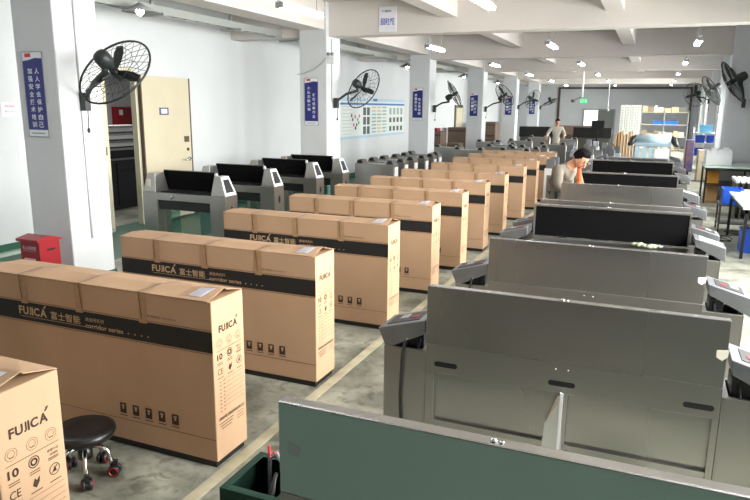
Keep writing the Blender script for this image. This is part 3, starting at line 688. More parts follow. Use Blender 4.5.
# ================================================================== SIGNS, POSTERS
def blue_banner(y, cols_, label, z0=1.735, z1=2.665, xc=-6.39, w_=.31):
    t = thing('blue_slogan_sign', (xc, y, z0), label, 'sign', 'blue slogan signs on the pillars')
    MB().box(xc - w_ / 2, xc + w_ / 2, y - .015, y - .001, z0, z1).build('frame', grey_m, t)
    MB().box(xc - w_ / 2 + .01, xc + w_ / 2 - .01, y - .017, y - .0155, z0 + .085, z1 - .01).build('blue_field', blue_sign, t)
    yy = y - .0185; p = MB()
    p.add([(xc - w_ / 2 + .01, yy, z1 - .01), (xc + w_ / 2 - .01, yy, z1 - .01), (xc + w_ / 2 - .01, yy, z1 - .075), (xc + .04, yy, z1 - .07), (xc - .05, yy, z1 - .09), (xc - w_ / 2 + .01, yy, z1 - .10)], [(0, 1, 2, 3, 4, 5)])
    p.build('white_header', sign_white, t); p = MB()
    p.quad((xc - w_ / 2 + .01, yy, z0 + .01), (xc + w_ / 2 - .01, yy, z0 + .01), (xc + w_ / 2 - .01, yy, z0 + .08), (xc - w_ / 2 + .01, yy, z0 + .08))
    p.build('white_footer', sign_white, t)
    q = MB(); rect(q, (xc - .06, yy - .001, z1 - .04), .09, .04, X_, Z_); q.build('red_logo', mat('logo red', (208, 44, 36), .5), t)
    for (tx, cx, zt, st) in cols_:
        q = MB()
        for k, ch in enumerate(tx):
            if ch != ' ': q.text(ch, (xc + cx, yy, zt - st * k - st * .78), X_, Z_, st * .82, st * .74, bold=.012, center=True)
        q.build('slogan_column', sign_white, t)
    MB().box(xc - .1, xc + .1, yy - .001, yy - .0002, z0 + .038, z0 + .05).build('footer_print', grey_ink, t)
    return t
blue_banner(5.47, [('加强安全技术培训', -.05, 2.49, .083), ('人人学会保护自己', .055, 2.49, .083)], 'blue vertical slogan sign on the nearest pillar, two columns of white characters')
blue_banner(11.96, [('小疏忽酿大祸', -.055, 2.50, .083), ('不可违章作业', .055, 2.36, .083)], 'blue slogan sign on the second pillar, between the black lids and the wall fan')
blue_banner(18.47, [('质量是生命', -.055, 2.50, .1), ('安全是保障', .055, 2.38, .1)], 'blue slogan sign on the third pillar, right of the information poster')
n4 = blue_banner(24.98, [('团结一致', -.055, 2.50, .13), ('共同进步', .055, 2.40, .13)], 'blue slogan sign on the fourth pillar')
copy_tree(n4, (-6.39, 31.5, 1.735), 'blue slogan sign on the fifth pillar, second farthest of them')
copy_tree(n4, (-6.39, 38.0, 1.735), 'blue slogan sign on the sixth pillar, the farthest of them')

# poster on the left wall
t = thing('information_poster', (XL, 19.9, 1.2), 'wide pale information poster with product pictures on the wall between second and third pillars', 'poster')
xw = XL + .02
MB().box(XL + .001, xw, 17.3, 22.6, 1.17, 2.38).build('board', mat('poster pale green', (214, 221, 217), .6), t)
p = MB(); W_ = Vector((0, 1, 0)); x = xw + .002
rect(p, (x, 19.95, 2.33), 5.3, .1, W_, Z_, 0); rect(p, (x, 19.95, 2.2), 5.3, .06, W_, Z_, 1); rect(p, (x, 19.95, 1.21), 5.3, .08, W_, Z_, 0)
rect(p, (x + .001, 19.9, 2.33), .35, .08, W_, Z_, 1)
for k in range(9): rect(p, (x, 17.75 , 2.12 - k * .1), .6, .012, W_, Z_, 2)
rnd = random.Random(3)
for a in range(2):
    for b in range(3): rect(p, (x, 19.05 + a * .3, 1.98 - b * .29), .22, .24, W_, Z_, 3)
for a in range(3):
    for b in range(8): rect(p, (x, 19.8 + a * .45, 2.1 - b * .11), .36, .05, W_, Z_, (2, 4, 5, 2)[rnd.randrange(4)])
for a in range(4):
    for b in range(3): rect(p, (x, 21.25 + a * .35, 1.98 - b * .29), .2, .16 if b else .22, W_, Z_, (2 if b == 0 else 3))
for k, (dy, dz) in enumerate(((0, .1), (.14, .02), (-.14, .02), (.08, -.14), (-.08, -.14), (.2, -.08), (-.2, .14), (.02, -.24), (.24, .12))):
    circle_ring(p, (x + .0005, 18.35 + dy * 1.3, 1.72 + dz), .0, .055, W_, Z_, 10, (6, 7, 3, 8)[k % 4])
p.flat = True
p.build('printed_content', [mat('p lightblue', (172, 198, 214), .6), mat('p blue', (60, 110, 176), .6), mat('p grey', (150, 164, 160), .6), mat('p dark', (70, 80, 82), .6), mat('p beige', (206, 184, 150), .6), mat('p teal', (140, 180, 180), .6), mat('p pink', (206, 60, 130), .6), mat('p green', (70, 150, 90), .6), mat('p black', (30, 30, 34), .6)], t)

t = thing('paper_notice', (-4.8, 12.05, 3.5), 'white notice sheet with blue characters stuck on the first visible ceiling beam', 'notice')
M_y = 12.06
MB().box(-4.98, -4.63, M_y - .012, M_y - .001, 3.5, 3.95).build('sheet', paper, t)
q = MB(); q.text('包装区', (-4.93, M_y - .014, 3.85), X_, Z_, .2, .04, m=1, bold=.01); q.build('small_lettering', [ink, ink], t); q = MB(); q.text('通道闸生产区', (-4.95, M_y - .014, 3.62), X_, Z_, .28, .13, bold=.012)
q.build('lettering', [mat('blue ink', (60, 90, 190), .6), ink], t)
t = thing('paper_notice', (XL, 6.7, 2), 'small white notice with red heading on the wall left of the nearest pillar', 'notice')
MB().box(XL + .001, XL + .006, 6.55, 6.82, 1.92, 2.12).build('sheet', paper, t)
q = MB(); q.text('节约用电', (XL + .008, 6.6, 2.05), Y_, Z_, .16, .03, bold=.01); q.build('red_lettering', mat('red ink', (200, 60, 60), .6), t); q = MB(); q.text('随手关灯', (XL + .008, 6.6, 1.98), Y_, Z_, .16, .03, m=1); q.build('lettering', [mat('red ink', (200, 60, 60), .6), grey_ink], t)
t = thing('paper_notice', (XL, 6.9, 1.4), 'faint pale sheet on the wall, below the red-headed notice', 'notice')
MB().box(XL + .001, XL + .005, 6.75, 7.1, 1.35, 1.6).build('sheet', mat('pale sheet', (218, 222, 228), .6), t)

# red suggestion box beside the nearest pillar
t = thing('red_box', (-6.16, 5.12, 0), 'red metal collection box with pitched lid standing before the nearest pillar', 'box')
MB().prism([(4.99, 0), (5.26, 0), (5.26, .63), (4.99, .64)], 'x', -6.30, -6.01).build('body', red_m, t, bevel=.006)
MB().prism([(4.96, .635), (5.28, .625), (5.28, .65), (5.12, .695), (4.96, .665)], 'x', -6.325, -5.995).build('lid', red_m, t, bevel=.004)
MB().box(-6.0105, -6.006, 5.09, 5.19, .53, .548).build('slot', dark, t)
q = MB(); q.text('爱心回收箱', (-6.26, 4.987, .545), X_, Z_, .2, .042, bold=.012); q.build('lettering', mat('faded white print', (206, 176, 184), .7), t); q = MB(); q.text('LOVE COLLECT', (-6.26, 4.987, .525), X_, Z_, .2, .012); q.build('lettering', mat('faded white print', (206, 176, 184), .7), t)
t2 = MB().box(-6.24, -6.08, 4.98, 4.989, .37, .45).build('paper_label', mat('pinkish label', (214, 186, 184), .7), t)
q = MB(); q.text('请勿乱扔', (-6.22, 4.978, .395), X_, Z_, .12, .03); q.build('label_lettering', ink_dk, t)

# conduit on the nearest pillar, emergency light on the second
tag(MB().tube([(-6.035, 5.76, 3.4), (-6.035, 5.76, .55)], .012, 8).build('cable_conduit', white_pl), 'thin white cable conduit running down the side of the nearest pillar', 'conduit')
t = thing('emergency_light', (-6.03, 12.1, 3.0), 'small twin-head emergency light on the corner of the second pillar', 'lamp')
MB().box(-6.04, -5.9, 11.98, 12.06, 2.93, 3.07).build('battery_case', white_pl, t, bevel=.005)
for sx in (-6.01, -5.93): MB().lathe([(.02, 0), (.035, .03), (.035, .05)], (sx, 12.0, 3.1), (0, -1, .3), 12).build('lamp_head', grey_m, t)
MB().tube([(-5.97, 12.02, 2.93), (-5.97, 12.02, 2.2)], .01, 6).tube([(-5.97, 12.02, 3.1), (-5.97, 12.02, 3.4)], .01, 6).build('cable', grey_m, t)
tag(MB().tube([(-6.7, 11.93, 2.73), (-6.5, 11.92, 2.76), (-6.3, 11.92, 2.83), (-6.12, 11.93, 2.95), (-6.04, 11.95, 3.05)], .006, 6).build('sagging_wire', grey_m), 'grey wire sagging across the front of the second pillar to the emergency light', 'wire')
# exit sign on a pole
t = thing('exit_sign', (-3.0, 30, 2.5), 'small green lit exit sign hanging on a white pole before the far wall', 'sign')
MB().tube([(-2.95, 30, 2.62), (-2.95, 30, ZC)], .04, 8).build('pole', white_pl, t)
MB().box(-3.0, -2.74, 29.98, 30.03, 2.38, 2.53).build('lit_panel', exit_m, t)
q = MB(); q.text('EXIT', (-2.98, 29.975, 2.42), X_, Z_, .12, .07, bold=.01); q.build('lettering', sign_white, t); q = MB(); poly2(q, (-2.79, 29.975, 2.4), X_, Z_, [(0, 0), (.03, .05), (.02, .1), (-.02, .1), (-.03, .05)]); q.build('running_figure', sign_white, t)
MB().ellipsoid((-3.32, 30, 2.46), (.09, .05, .07)).tube([(-3.25, 30, 2.48), (-3.1, 30, 2.58), (-2.95, 30, 2.64)], .02, 6).build('side_lamp', brown_frame, t)
tag(MB().tube([(-1.35 - .9, 36, ZC), (-1.35 - .9, 36, 2.1)], .03, 6).ellipsoid((-2.25, 36, 2.1), (.08, .08, .08)).build('hanging_pole', grey_m), 'thin grey pole hanging from the ceiling right of the exit sign', 'pole')

# ================================================================== WALL FANS
def wall_fan(Cc, n, r, P, label, cord=True, ns=22):
    Cc, n, P = Vector(Cc), Vector(n).normalized(), Vector(P)
    t = thing('wall_fan', tuple(P), label, 'fan', 'large wall fans along the hall')
    a = Z_ if abs(n.z) < .9 else X_; u = n.cross(a).normalized(); v = n.cross(u)
    rg = lambda rr, h, k=36: [Cc + n * h + (u * math.cos(2 * math.pi * j / k) + v * math.sin(2 * math.pi * j / k)) * rr for j in range(k)]
    MB().tube(rg(r, 0), r * .028, 6, closed=True).build('cage_rim', fan_m, t)
    g = MB(); 
    for rr, h in ((r * .18, r * .22), (r * .55, r * .19), (r * .18, -r * .2), (r * .62, -r * .17)): g.tube(rg(rr, h, 24), r * .007, 4, closed=True)
    for j in range(ns):
        q = 2 * math.pi * j / ns; d = u * math.cos(q) + v * math.sin(q); e = u * math.cos(q + .25) + v * math.sin(q + .25)
        g.tube([Cc + e * r * .18 + n * r * .22, Cc + d * r * .6 + n * r * .18, Cc + d * r], r * .0065, 4)
        g.tube([Cc + e * r * .18 - n * r * .2, Cc + d * r * .6 - n * r * .16, Cc + d * r], r * .0065, 4)
    g.build('wire_cage', fan_m, t)
    MB().lathe([(r * .02, .27 * r), (r * .1, .25 * r), (r * .12, .1 * r), (r * .1, -.1 * r)], Cc, n, 16).build('hub', fan_blade, t)
    for k in range(3):
        q = 2 * math.pi * k / 3 + .25; d = u * math.cos(q) + v * math.sin(q); s_ = n.cross(d)
        b = MB(); vs = []
        for tt, ww, tw in ((.1, .05, .5), (.35, .10, .4), (.65, .12, .3), (.88, .08, .2)):
            c = Cc + d * r * tt; w2 = s_ * math.cos(tw) + n * math.sin(tw); vs += [c - w2 * r * ww, c + w2 * r * ww, c - w2 * r * ww + n * .006, c + w2 * r * ww + n * .006]
        fs = []
        for i in range(3):
            A = 4 * i; B = A + 4; fs += [(A, A + 1, B + 1, B), (A + 2, B + 2, B + 3, A + 3), (A, B, B + 2, A + 2), (A + 1, A + 3, B + 3, B + 1)]
        fs += [(0, 2, 3, 1), (12, 13, 15, 14)]; b.add(vs, fs).build('fan_blade', fan_blade, t)
    mc = Cc - n * r * .42
    MB().lathe([(r * .08, -.24 * r), (r * .17, -.2 * r), (r * .2, -.1 * r), (r * .2, .1 * r), (r * .13, .2 * r), (r * .06, .3 * r)], mc, n, 20).build('motor', fan_m, t)
    dn = Vector((0, 0, -1)); k0 = mc + dn * r * .3
    mid = (k0 + P) / 2 + Z_ * r * .12
    MB().tube([mc, k0, mid, P + Z_ * .03 + (k0 - P) * .15, P], [r * .09, r * .075, r * .06, r * .055, r * .055], 10).build('swivel_arm', fan_m, t)
    MB().box(P.x - .04, P.x + .04, P.y - .04, P.y + .04, P.z - .12, P.z + .08).build('wall_bracket', fan_m, t)
    if cord:
        MB().tube([P + Vector((.03, 0, -.1)), P + Vector((.02, 0, -.32))], .006, 6).ellipsoid(P + Vector((.02, 0, -.34)), (.018, .018, .03)).build('pull_cord', fan_blade, t)
wall_fan((-5.42, 5.66, 2.45), (-.02, .72, -.56), .43, (-6.0, 5.78, 2.15), 'big black wall fan on the nearest pillar, left of the beige door')
wall_fan((-5.52, 12.55, 2.47), (.35, .72, -.42), .43, (-5.98, 12.25, 2.2), 'black wall fan on the second pillar, in front of the information poster')
wall_fan((-5.45, 19.0, 2.5), (.75, .3, .45), .43, (-5.98, 18.8, 2.1), 'wall fan on the third pillar, seen nearly edge-on and tipped upward')
wall_fan((-5.3, 25.3, 2.6), (.45, .5, .45), .46, (-5.98, 25.2, 2.1), 'wall fan on the fourth pillar, tipped upward beyond its blue sign')
wall_fan((-5.35, 31.9, 2.55), (.45, .6, -.3), .44, (-5.98, 31.8, 2.2), 'wall fan on the fifth pillar')
wall_fan((-5.4, 38.2, 2.5), (.4, .2, -.8), .42, (-5.98, 38.3, 2.2), 'farthest wall fan, on the sixth pillar on the left', False)

# ================================================================== PEOPLE
def skin_geo(J, E_, root, lv=2):
    names = list(J); me = bpy.data.meshes.new('s'); me.from_pydata([J[k][0] for k in names], [(names.index(a), names.index(b)) for a, b in E_], [])
    o = bpy.data.objects.new('s', me); C.objects.link(o); o.modifiers.new('k', 'SKIN'); sv = me.skin_vertices[0].data
    for i, k in enumerate(names): r = J[k][1]; sv[i].radius = r if isinstance(r, tuple) else (r, r); sv[i].use_root = (k == root)
    sb = o.modifiers.new('s', 'SUBSURF'); sb.levels = lv; sb.render_levels = lv
    dg = bpy.context.evaluated_depsgraph_get(); m2 = bpy.data.meshes.new_from_object(o.evaluated_get(dg))
    out = ([tuple(q.co) for q in m2.vertices], [tuple(p.vertices) for p in m2.polygons])
    bpy.data.objects.remove(o); bpy.data.meshes.remove(me); bpy.data.meshes.remove(m2); return out
def person(base, yaw, label, pose, shirt, sc=1.0, scarf=False):
    Mt = Matrix.Translation(base) @ Matrix.Rotation(yaw, 4, 'Z') @ Matrix.Scale(sc, 4)
    t = thing('person', base, label, 'person')
    T = lambda p: tuple(Mt @ Vector(p))
    J = pose
    Jt = {k: (T(p), r * sc) for k, (p, r) in J.items()}
    E_ = [('pel', 'waist'), ('waist', 'chest'), ('chest', 'neck'), ('neck', 'hb'), ('chest', 'shl'), ('chest', 'shr'), ('shl', 'ell'), ('ell', 'wrl'), ('shr', 'elr'), ('elr', 'wrr'),
          ('pel', 'hil'), ('hil', 'knl'), ('knl', 'anl'), ('anl', 'tol'), ('pel', 'hir'), ('hir', 'knr'), ('knr', 'anr'), ('anr', 'tor')]
    body = MB(); v, f_ = skin_geo(Jt, E_, 'pel'); body.add(v, f_, 0, True)
    hc = Vector(J['head'][0]) if 'head' in J else None
    tilt = pose_tilt
    Hm = Mt.to_3x3() @ Matrix.Rotation(tilt, 3, 'Y')      # local: faces +X
    hcw = Mt @ Vector(HEAD)
    def hf(q):
        q = q.copy()
        if q.z < 0: q.x *= 1 - .12 * abs(q.z); q.y *= 1 - .35 * q.z * q.z; q.x += .08 * abs(q.z)
        if q.x > .75 and abs(q.z) < .2 and abs(abs(q.y) - .35) < .2: q.x -= .06
        return q
    body.ellipsoid(hcw, (.098, .078, .122), 24, 18, M=Hm, fn=hf)
    def hp(x, y, z): return hcw + Hm @ Vector((x, y, z))
    body.ellipsoid(hp(.102, 0, -.02), (.016, .013, .026), 10, 8, M=Hm)
    body.ellipsoid(hp(.108, 0, -.035), (.014, .016, .011), 10, 8, M=Hm)
    for s_ in (-1, 1): body.ellipsoid(hp(-.005, s_ * .078, -.01), (.02, .009, .032), 10, 8, M=Hm)
    body.ellipsoid(hp(.086, 0, -.072), (.012, .024, .007), 10, 6, m=1, M=Hm)
    # hands: palm and five fingers
    for wr, el in (('wrl', 'ell'), ('wrr', 'elr')):
        a = Vector(J[el][0]); b = Vector(J[wr][0]); d = (b - a).normalized(); sd = d.cross(Vector((0, 0, 1))).normalized(); nn = sd.cross(d)
        body.ellipsoid(Mt @ (b + d * .045), (.05 * 1, .04, .018), 10, 8, M=Mt.to_3x3() @ Matrix((d, sd, nn)).transposed())
        for k in range(4):
            o_ = b + d * .085 + sd * (-.03 + .02 * k); ln = (.065, .075, .07, .055)[k]
            body.tube([Mt @ o_, Mt @ (o_ + d * ln * .5 - nn * .006), Mt @ (o_ + d * ln * .8 - nn * .03)], [.009 * sc, .008 * sc, .006 * sc], 8)
        s2 = -1 if wr == 'wrl' else 1
        body.tube([Mt @ (b + d * .03 + sd * s2 * .03), Mt @ (b + d * .06 + sd * s2 * .058), Mt @ (b + d * .085 + sd * s2 * .055 - nn * .02)], [.011 * sc, .010 * sc, .007 * sc], 8)
    body.build('body', [skin_m, mat('lip', (150, 84, 74), .6)], t)
    h = MB()
    def hairf(q):
        q = q.copy()
        if q.x > .25 and q.z < .55: q *= .86
        if q.z < -.25: q *= .84
        return q
    h.ellipsoid(hcw - Hm @ Vector((.004, 0, -.012)), (.108, .09, .13), 24, 18, M=Hm, fn=hairf)
    for k in range(9): h.ellipsoid(hp(.055 - .012 * abs(k - 4), -.06 + .015 * k, .095), (.04, .014, .028), 8, 6, M=Hm)
    h.build('hair', hair_m, t)
    e = MB()
    for s_ in (-1, 1): e.ellipsoid(hp(.090, s_ * .032, .012), (.008, .012, .005), 8, 6, M=Hm); e.ellipsoid(hp(.091, s_ * .033, .034), (.007, .02, .005), 8, 6, M=Hm)
    e.build('eyes', hair_m, t)
    def sub(keys, grow):
        return {k: (Jt[k][0], Jt[k][1] + grow * sc) for k in keys}
    K = ['pel', 'waist', 'chest', 'shl', 'shr', 'ell', 'elr', 'wrl', 'wrr']
    JJ = sub(K, .02)
    for w1, e1 in (('wrl', 'ell'), ('wrr', 'elr')): a = Vector(Jt[e1][0]); b = Vector(Jt[w1][0]); JJ[w1] = (tuple(a.lerp(b, .86)), .04 * sc)
    JJ['hem'] = (tuple(Vector(Jt['pel'][0]) + Vector((0, 0, -.10 * sc))), .155 * sc); JJ['pel'] = (Jt['pel'][0], .15 * sc); JJ['col'] = (tuple(Vector(Jt['chest'][0]).lerp(Vector(Jt['neck'][0]), .78)), .068 * sc)
    v, f_ = skin_geo(JJ, [('hem', 'pel'), ('pel', 'waist'), ('waist', 'chest'), ('chest', 'col'), ('chest', 'shl'), ('chest', 'shr'), ('shl', 'ell'), ('ell', 'wrl'), ('shr', 'elr'), ('elr', 'wrr')], 'pel')
    MB().add(v, f_, 0, True).build('shirt', shirt, t)
    JJ = sub(['pel', 'hil', 'knl', 'anl', 'hir', 'knr', 'anr'], .014); JJ['pel'] = (tuple(Vector(Jt['pel'][0]) - Vector((0, 0, .05 * sc))), .095 * sc)
    v, f_ = skin_geo(JJ, [('pel', 'hil'), ('hil', 'knl'), ('knl', 'anl'), ('pel', 'hir'), ('hir', 'knr'), ('knr', 'anr')], 'pel')
    MB().add(v, f_, 0, True).build('trousers', trouser_m, t)
    for a, b in (('anl', 'tol'), ('anr', 'tor')):
        A, B = Vector(J[a][0]), Vector(J[b][0]); c = (A + B) / 2; c.z = .045
        MB().ellipsoid(Mt @ c, (.14, .05, .045), 14, 10, M=Mt.to_3x3()).build('shoe', black_pl, t)
    if scarf:
        c = Vector(J['neck'][0]); q = MB()
        q.tube([Mt @ (c + Vector(p)) for p in ((.05, .06, .0), (.09, .02, -.04), (.13, -.02, -.10), (.15, -.03, -.18), (.14, -.05, -.25))], [.016 * sc, .022 * sc, .026 * sc, .03 * sc, .034 * sc], 8)
        q.tube([Mt @ (c + Vector(p)) for p in ((.13, -.02, -.17), (.17, -.07, -.24), (.18, -.11, -.30))], [.02 * sc, .028 * sc, .026 * sc], 8)
        q.build('orange_neck_cloth', orange_m, t)
    return t
# the working man: bends forward over the bench, faces +X (local)
pose_tilt = R(42); HEAD = (.36, 0, 1.285)
lean = {'pel': ((.10, 0, .86), .08), 'waist': ((.10, 0, .97), .105), 'chest': ((.15, 0, 1.10), .115), 'neck': ((.24, 0, 1.205), .055), 'hb': ((.30, 0, 1.25), .05),
        'shl': ((.16, .17, 1.14), .058), 'shr': ((.16, -.17, 1.14), .058), 'ell': ((.22, .22, .92), .042), 'elr': ((.22, -.22, .92), .042),
        'wrl': ((.42, .13, .84), .028), 'wrr': ((.42, -.12, .84), .028), 'hil': ((.09, .08, .80), .075), 'hir': ((.09, -.08, .80), .075), 'knl': ((.10, .10, .45), .06), 'knr': ((.10, -.10, .45), .06),
        'anl': ((.04, .11, .09), .04), 'anr': ((.04, -.11, .09), .04), 'tol': ((.19, .11, .04), .035), 'tor': ((.19, -.11, .04), .035)}
person((-1.24, 9.70, 0), R(-30), 'man in a taupe work shirt with orange neck cloth, head bent over an open turnstile', lean, shirt_m, 1.12, True)
pose_tilt = R(20); HEAD = (.10, 0, 1.62)
stand = dict(lean); stand.update({'pel': ((0, 0, .94), .09), 'hil': ((0, .1, .86), .09), 'hir': ((0, -.1, .86), .09), 'waist': ((.0, 0, 1.1), .115), 'chest': ((.02, 0, 1.32), .125), 'neck': ((.04, 0, 1.48), .052), 'hb': ((.06, 0, 1.55), .05),
        'shl': ((.02, .19, 1.40), .062), 'shr': ((.02, -.19, 1.40), .062), 'ell': ((.08, .30, 1.16), .044), 'elr': ((.08, -.34, 1.18), .044), 'wrl': ((.28, .24, 1.08), .028), 'wrr': ((.25, -.40, 1.05), .028)})
person((-3.42, 26.2, 0), R(-75), 'distant man in a pale grey shirt standing among the far cabinets', stand, mat('pale grey shirt', (176, 172, 160), .85), 1.0)

# ================================================================== RIGHT SIDE
def table(x0, x1, y0, y1, z, label, top_m, leg_m, shelf=None):
    t = thing('work_table', ((x0 + x1) / 2, (y0 + y1) / 2, 0), label, 'table')
    MB().box(x0, x1, y0, y1, z - .03, z).build('table_top', top_m, t, bevel=.004)
    for a in (x0 + .03, x1 - .07):
        for b in (y0 + .03, y1 - .07): MB().box(a, a + .04, b, b + .04, 0, z - .03).build('leg', leg_m, t)
    MB().box(x0 + .03, x1 - .03, y0 + .03, y0 + .06, z - .09, z - .03).box(x0 + .03, x0 + .06, y0 + .06, y1 - .03, z - .09, z - .03).build('apron', leg_m, t)
    if shelf: MB().box(x0 + .05, x1 - .05, y0 + .07, y1 - .07, shelf, shelf + .02).build('shelf', leg_m, t)
    return t
table(1.29, 2.25, 10.6, 12.7, .75, 'glossy pale green work table with black legs at the right edge, nearer one', green_glass, black_pl)
table(1.17, 2.2, 16.9, 18.3, .85, 'glass-topped work table with black legs in front of the grey right pillar', green_glass, black_pl, .4)
def bin_(x, y, z, w_, d, h, label, m_=blue_pl, name='plastic_bin'):
    t = thing(name, (x, y, z), label, 'bin')
    a = .02; b = MB()
    for (p0, p1) in (((x - w_ / 2, y - d / 2), (x + w_ / 2, y - d / 2 + .01)), ((x - w_ / 2, y + d / 2 - .01), (x + w_ / 2, y + d / 2)), ((x - w_ / 2, y - d / 2 + .01), (x - w_ / 2 + .01, y + d / 2 - .01)), ((x + w_ / 2 - .01, y - d / 2 + .01), (x + w_ / 2, y + d / 2 - .01))):
        b.box(p0[0], p1[0], p0[1], p1[1], z, z + h)
    b.box(x - w_ / 2 + .01, x + w_ / 2 - .01, y - d / 2 + .01, y + d / 2 - .01, z, z + .01)
    b.build('bin_body', m_, t)
    r = MB(); W2, D2 = w_ / 2 + .012, d / 2 + .012
    r.box(x - W2, x + W2, y - D2, y - d / 2, z + h - .03, z + h).box(x - W2, x + W2, y + d / 2, y + D2, z + h - .03, z + h).box(x - W2, x - w_ / 2, y - d / 2, y + d / 2, z + h - .03, z + h).box(x + w_ / 2, x + W2, y - d / 2, y + d / 2, z + h - .03, z + h)
    r.build('rim', m_, t); return t
# cart with a blue bin
t = thing('tool_cart', (1.5, 13.1, 0), 'small grey metal cart on casters between the two right work tables', 'cart')
MB().box(1.18, 1.75, 12.85, 13.4, .47, .50).build('shelf', steel_dk, t); MB().box(1.2, 1.73, 12.87, 13.38, .15, .17).build('shelf', steel_dk, t)
for a in (1.19, 1.71):
    for b in (12.86, 13.36):
        l = MB().box(a, a + .03, b, b + .03, .07, .47).build('leg', steel_dk, t)
        MB().lathe([(.032, -.012), (.032, .012)], (a + .015, b + .015, .033), (1, 0, 0), 14).build('caster_wheel', black_pl, l)
bin_(1.38, 13.08, .501, .3, .4, .27, 'blue plastic bin standing on the small cart')
bin_(1.5, 11.25, 0, .26, .3, .36, 'blue plastic bin on the floor under the nearer right work table')
q = MB(); rr = random.Random(5)
for k in range(5):
    p = Vector((1.42 + k * .05, 11.95 + k * .1, .752)); q.box(-.12, .12, -.1, .1, 0, .012 + .01 * k, M=Matrix.Translation(p + Z_ * .004 * k) @ Matrix.Rotation(rr.uniform(-.4, .4), 4, 'Z'))
tag(q.build('folded_cloths', white_pl), 'loose pile of white cloths at the corner of the nearer right work table', 'cloth')
# cables on the floor
for k, (x0, lb) in enumerate(((1.15, 'dark cable coiled on the floor left of the tool cart'),)):
    q = MB(); q.tube([(x0 + .15 * math.sin(j * .7) + j * .02, 11.9 + j * .07 + .05 * math.cos(j * 1.3), .008) for j in range(18)], .007, 6)
    q.tube([(x0 + .1 + .12 * math.cos(j * .6), 12.2 + .25 * math.sin(j * .6), .018) for j in range(20)], .006, 6)
    tag(q.build('floor_cable', black_pl), lb, 'cable')
# under and on the far table
t = thing('white_case', (1.6, 17.7, .85), 'white equipment case standing on the glass-topped work table', 'case')
MB().prism([(17.35, .851), (18.1, .851), (18.1, 1.2), (17.5, 1.2), (17.35, 1.1)], 'x', 1.2, 1.75).build('case_body', white_pl, t, bevel=.01)
MB().box(1.3, 1.42, 17.4, 17.5, 1.1, 1.24).box(1.55, 1.68, 17.5, 17.6, 1.19, 1.26).build('case_fittings', white_pl, t)
t = thing('amber_crate', (1.4, 17.6, 0), 'amber and brown crate stack under the left end of the glass-topped table', 'crate')
MB().box(1.26, 1.52, 17.3, 17.9, .43, .72).build('upper_crate', yellow_m, t, bevel=.01); MB().box(1.26, 1.52, 17.3, 17.9, 0, .39).build('lower_crate', tan_sheet, t, bevel=.01)
t = thing('drawer_stack', (1.8, 17.6, 0), 'pale grey drawer stack under the glass-topped table', 'drawer unit')
MB().box(1.68, 1.98, 17.3, 17.9, 0, .39).build('carcass', grey_m, t)
for k in range(3): MB().box(1.7, 1.96, 17.28, 17.3, .03 + k * .12, .13 + k * .12).build('drawer', steel_lt, t)
for k in range(6):
    x = 1.62 + k * .1
    tt = thing('leaning_sheet', (x, 14.9, 0), 'upright metal panel with white top leaning in the rack by the right wall', 'panel', 'upright panels by the right wall')
    MB().box(x - .015, x + .015, 14.6, 15.4, 0, .72).build('panel', steel_dk, tt); MB().box(x - .03, x + .03, 14.58, 15.42, .72, .78).build('white_cap', white_pl, tt)
# right wall fans
wall_fan((1.62, 18.05, 2.78), (-.86, -.1, -.50), .52, (1.95, 18.42, 2.3), 'nearest wall fan on the right, on the grey pillar, tipped down', False, 44)
wall_fan((1.6, 24.3, 2.75), (-.8, -.25, -.5), .5, (1.9, 24.9, 2.4), 'middle wall fan on the right, on the white pillar', True, 44)
wall_fan((1.45, 31.0, 2.75), (-.55, -.75, -.3), .5, (2.02, 31.4, 2.5), 'farthest wall fan on the right, above the blue bins')
# rack with blue bins by the right wall
t = thing('storage_rack', (1.75, 26.5, 0), 'white wire rack holding blue bins by the right wall', 'rack')
for a in (1.35, 2.1):
    for b in (26.2, 26.9): MB().box(a, a + .04, b, b + .04, 0, 1.5).build('post', white_pl, t)
for z in (.5, .95, 1.3): MB().box(1.35, 2.14, 26.2, 26.94, z, z + .03).build('shelf', white_pl, t)
bin_(1.56, 26.55, .531, .3, .5, .25, 'blue bin on the lowest shelf of the white rack, left'); bin_(1.93, 26.55, .531, .3, .5, .25, 'blue bin on the lowest shelf of the white rack, right')
bin_(1.56, 26.55, .981, .3, .5, .25, 'blue bin on the middle shelf of the white rack, left'); bin_(1.93, 26.55, .981, .3, .5, .25, 'blue bin on the middle shelf of the white rack, right')
bin_(1.72, 26.55, 1.331, .4, .4, .28, 'pale blue tub on top of the white rack', mat('pale blue plastic', (120, 190, 230), .4))
t = thing('beige_cabinet', (1.4, 22.2, 0), 'narrow beige brown cabinet before the white rack', 'cabinet')
MB().box(1.3, 1.75, 22.0, 22.6, 0, .95).build('carcass', mat('beige board', (150, 140, 120), .7), t, bevel=.01); MB().box(1.32, 1.73, 21.985, 22.0, .05, .9).build('door', mat('beige board 2', (164, 152, 130), .7), t)
t = thing('blue_apron', (1.2, 24.5, 0), 'dark blue and brown covered trolley left of the white rack', 'trolley')
MB().box(1.05, 1.3, 24.2, 24.9, .1, 1.15).build('cover', mat('navy cloth', (36, 48, 110), .8, noise=.4, scale=5, rgb2=(110, 80, 60)), t, bevel=.03)
for b in (24.3, 24.8): MB().lathe([(.05, -.02), (.05, .02)], (1.17, b, .05), (1, 0, 0), 12).build('wheel', black_pl, t)

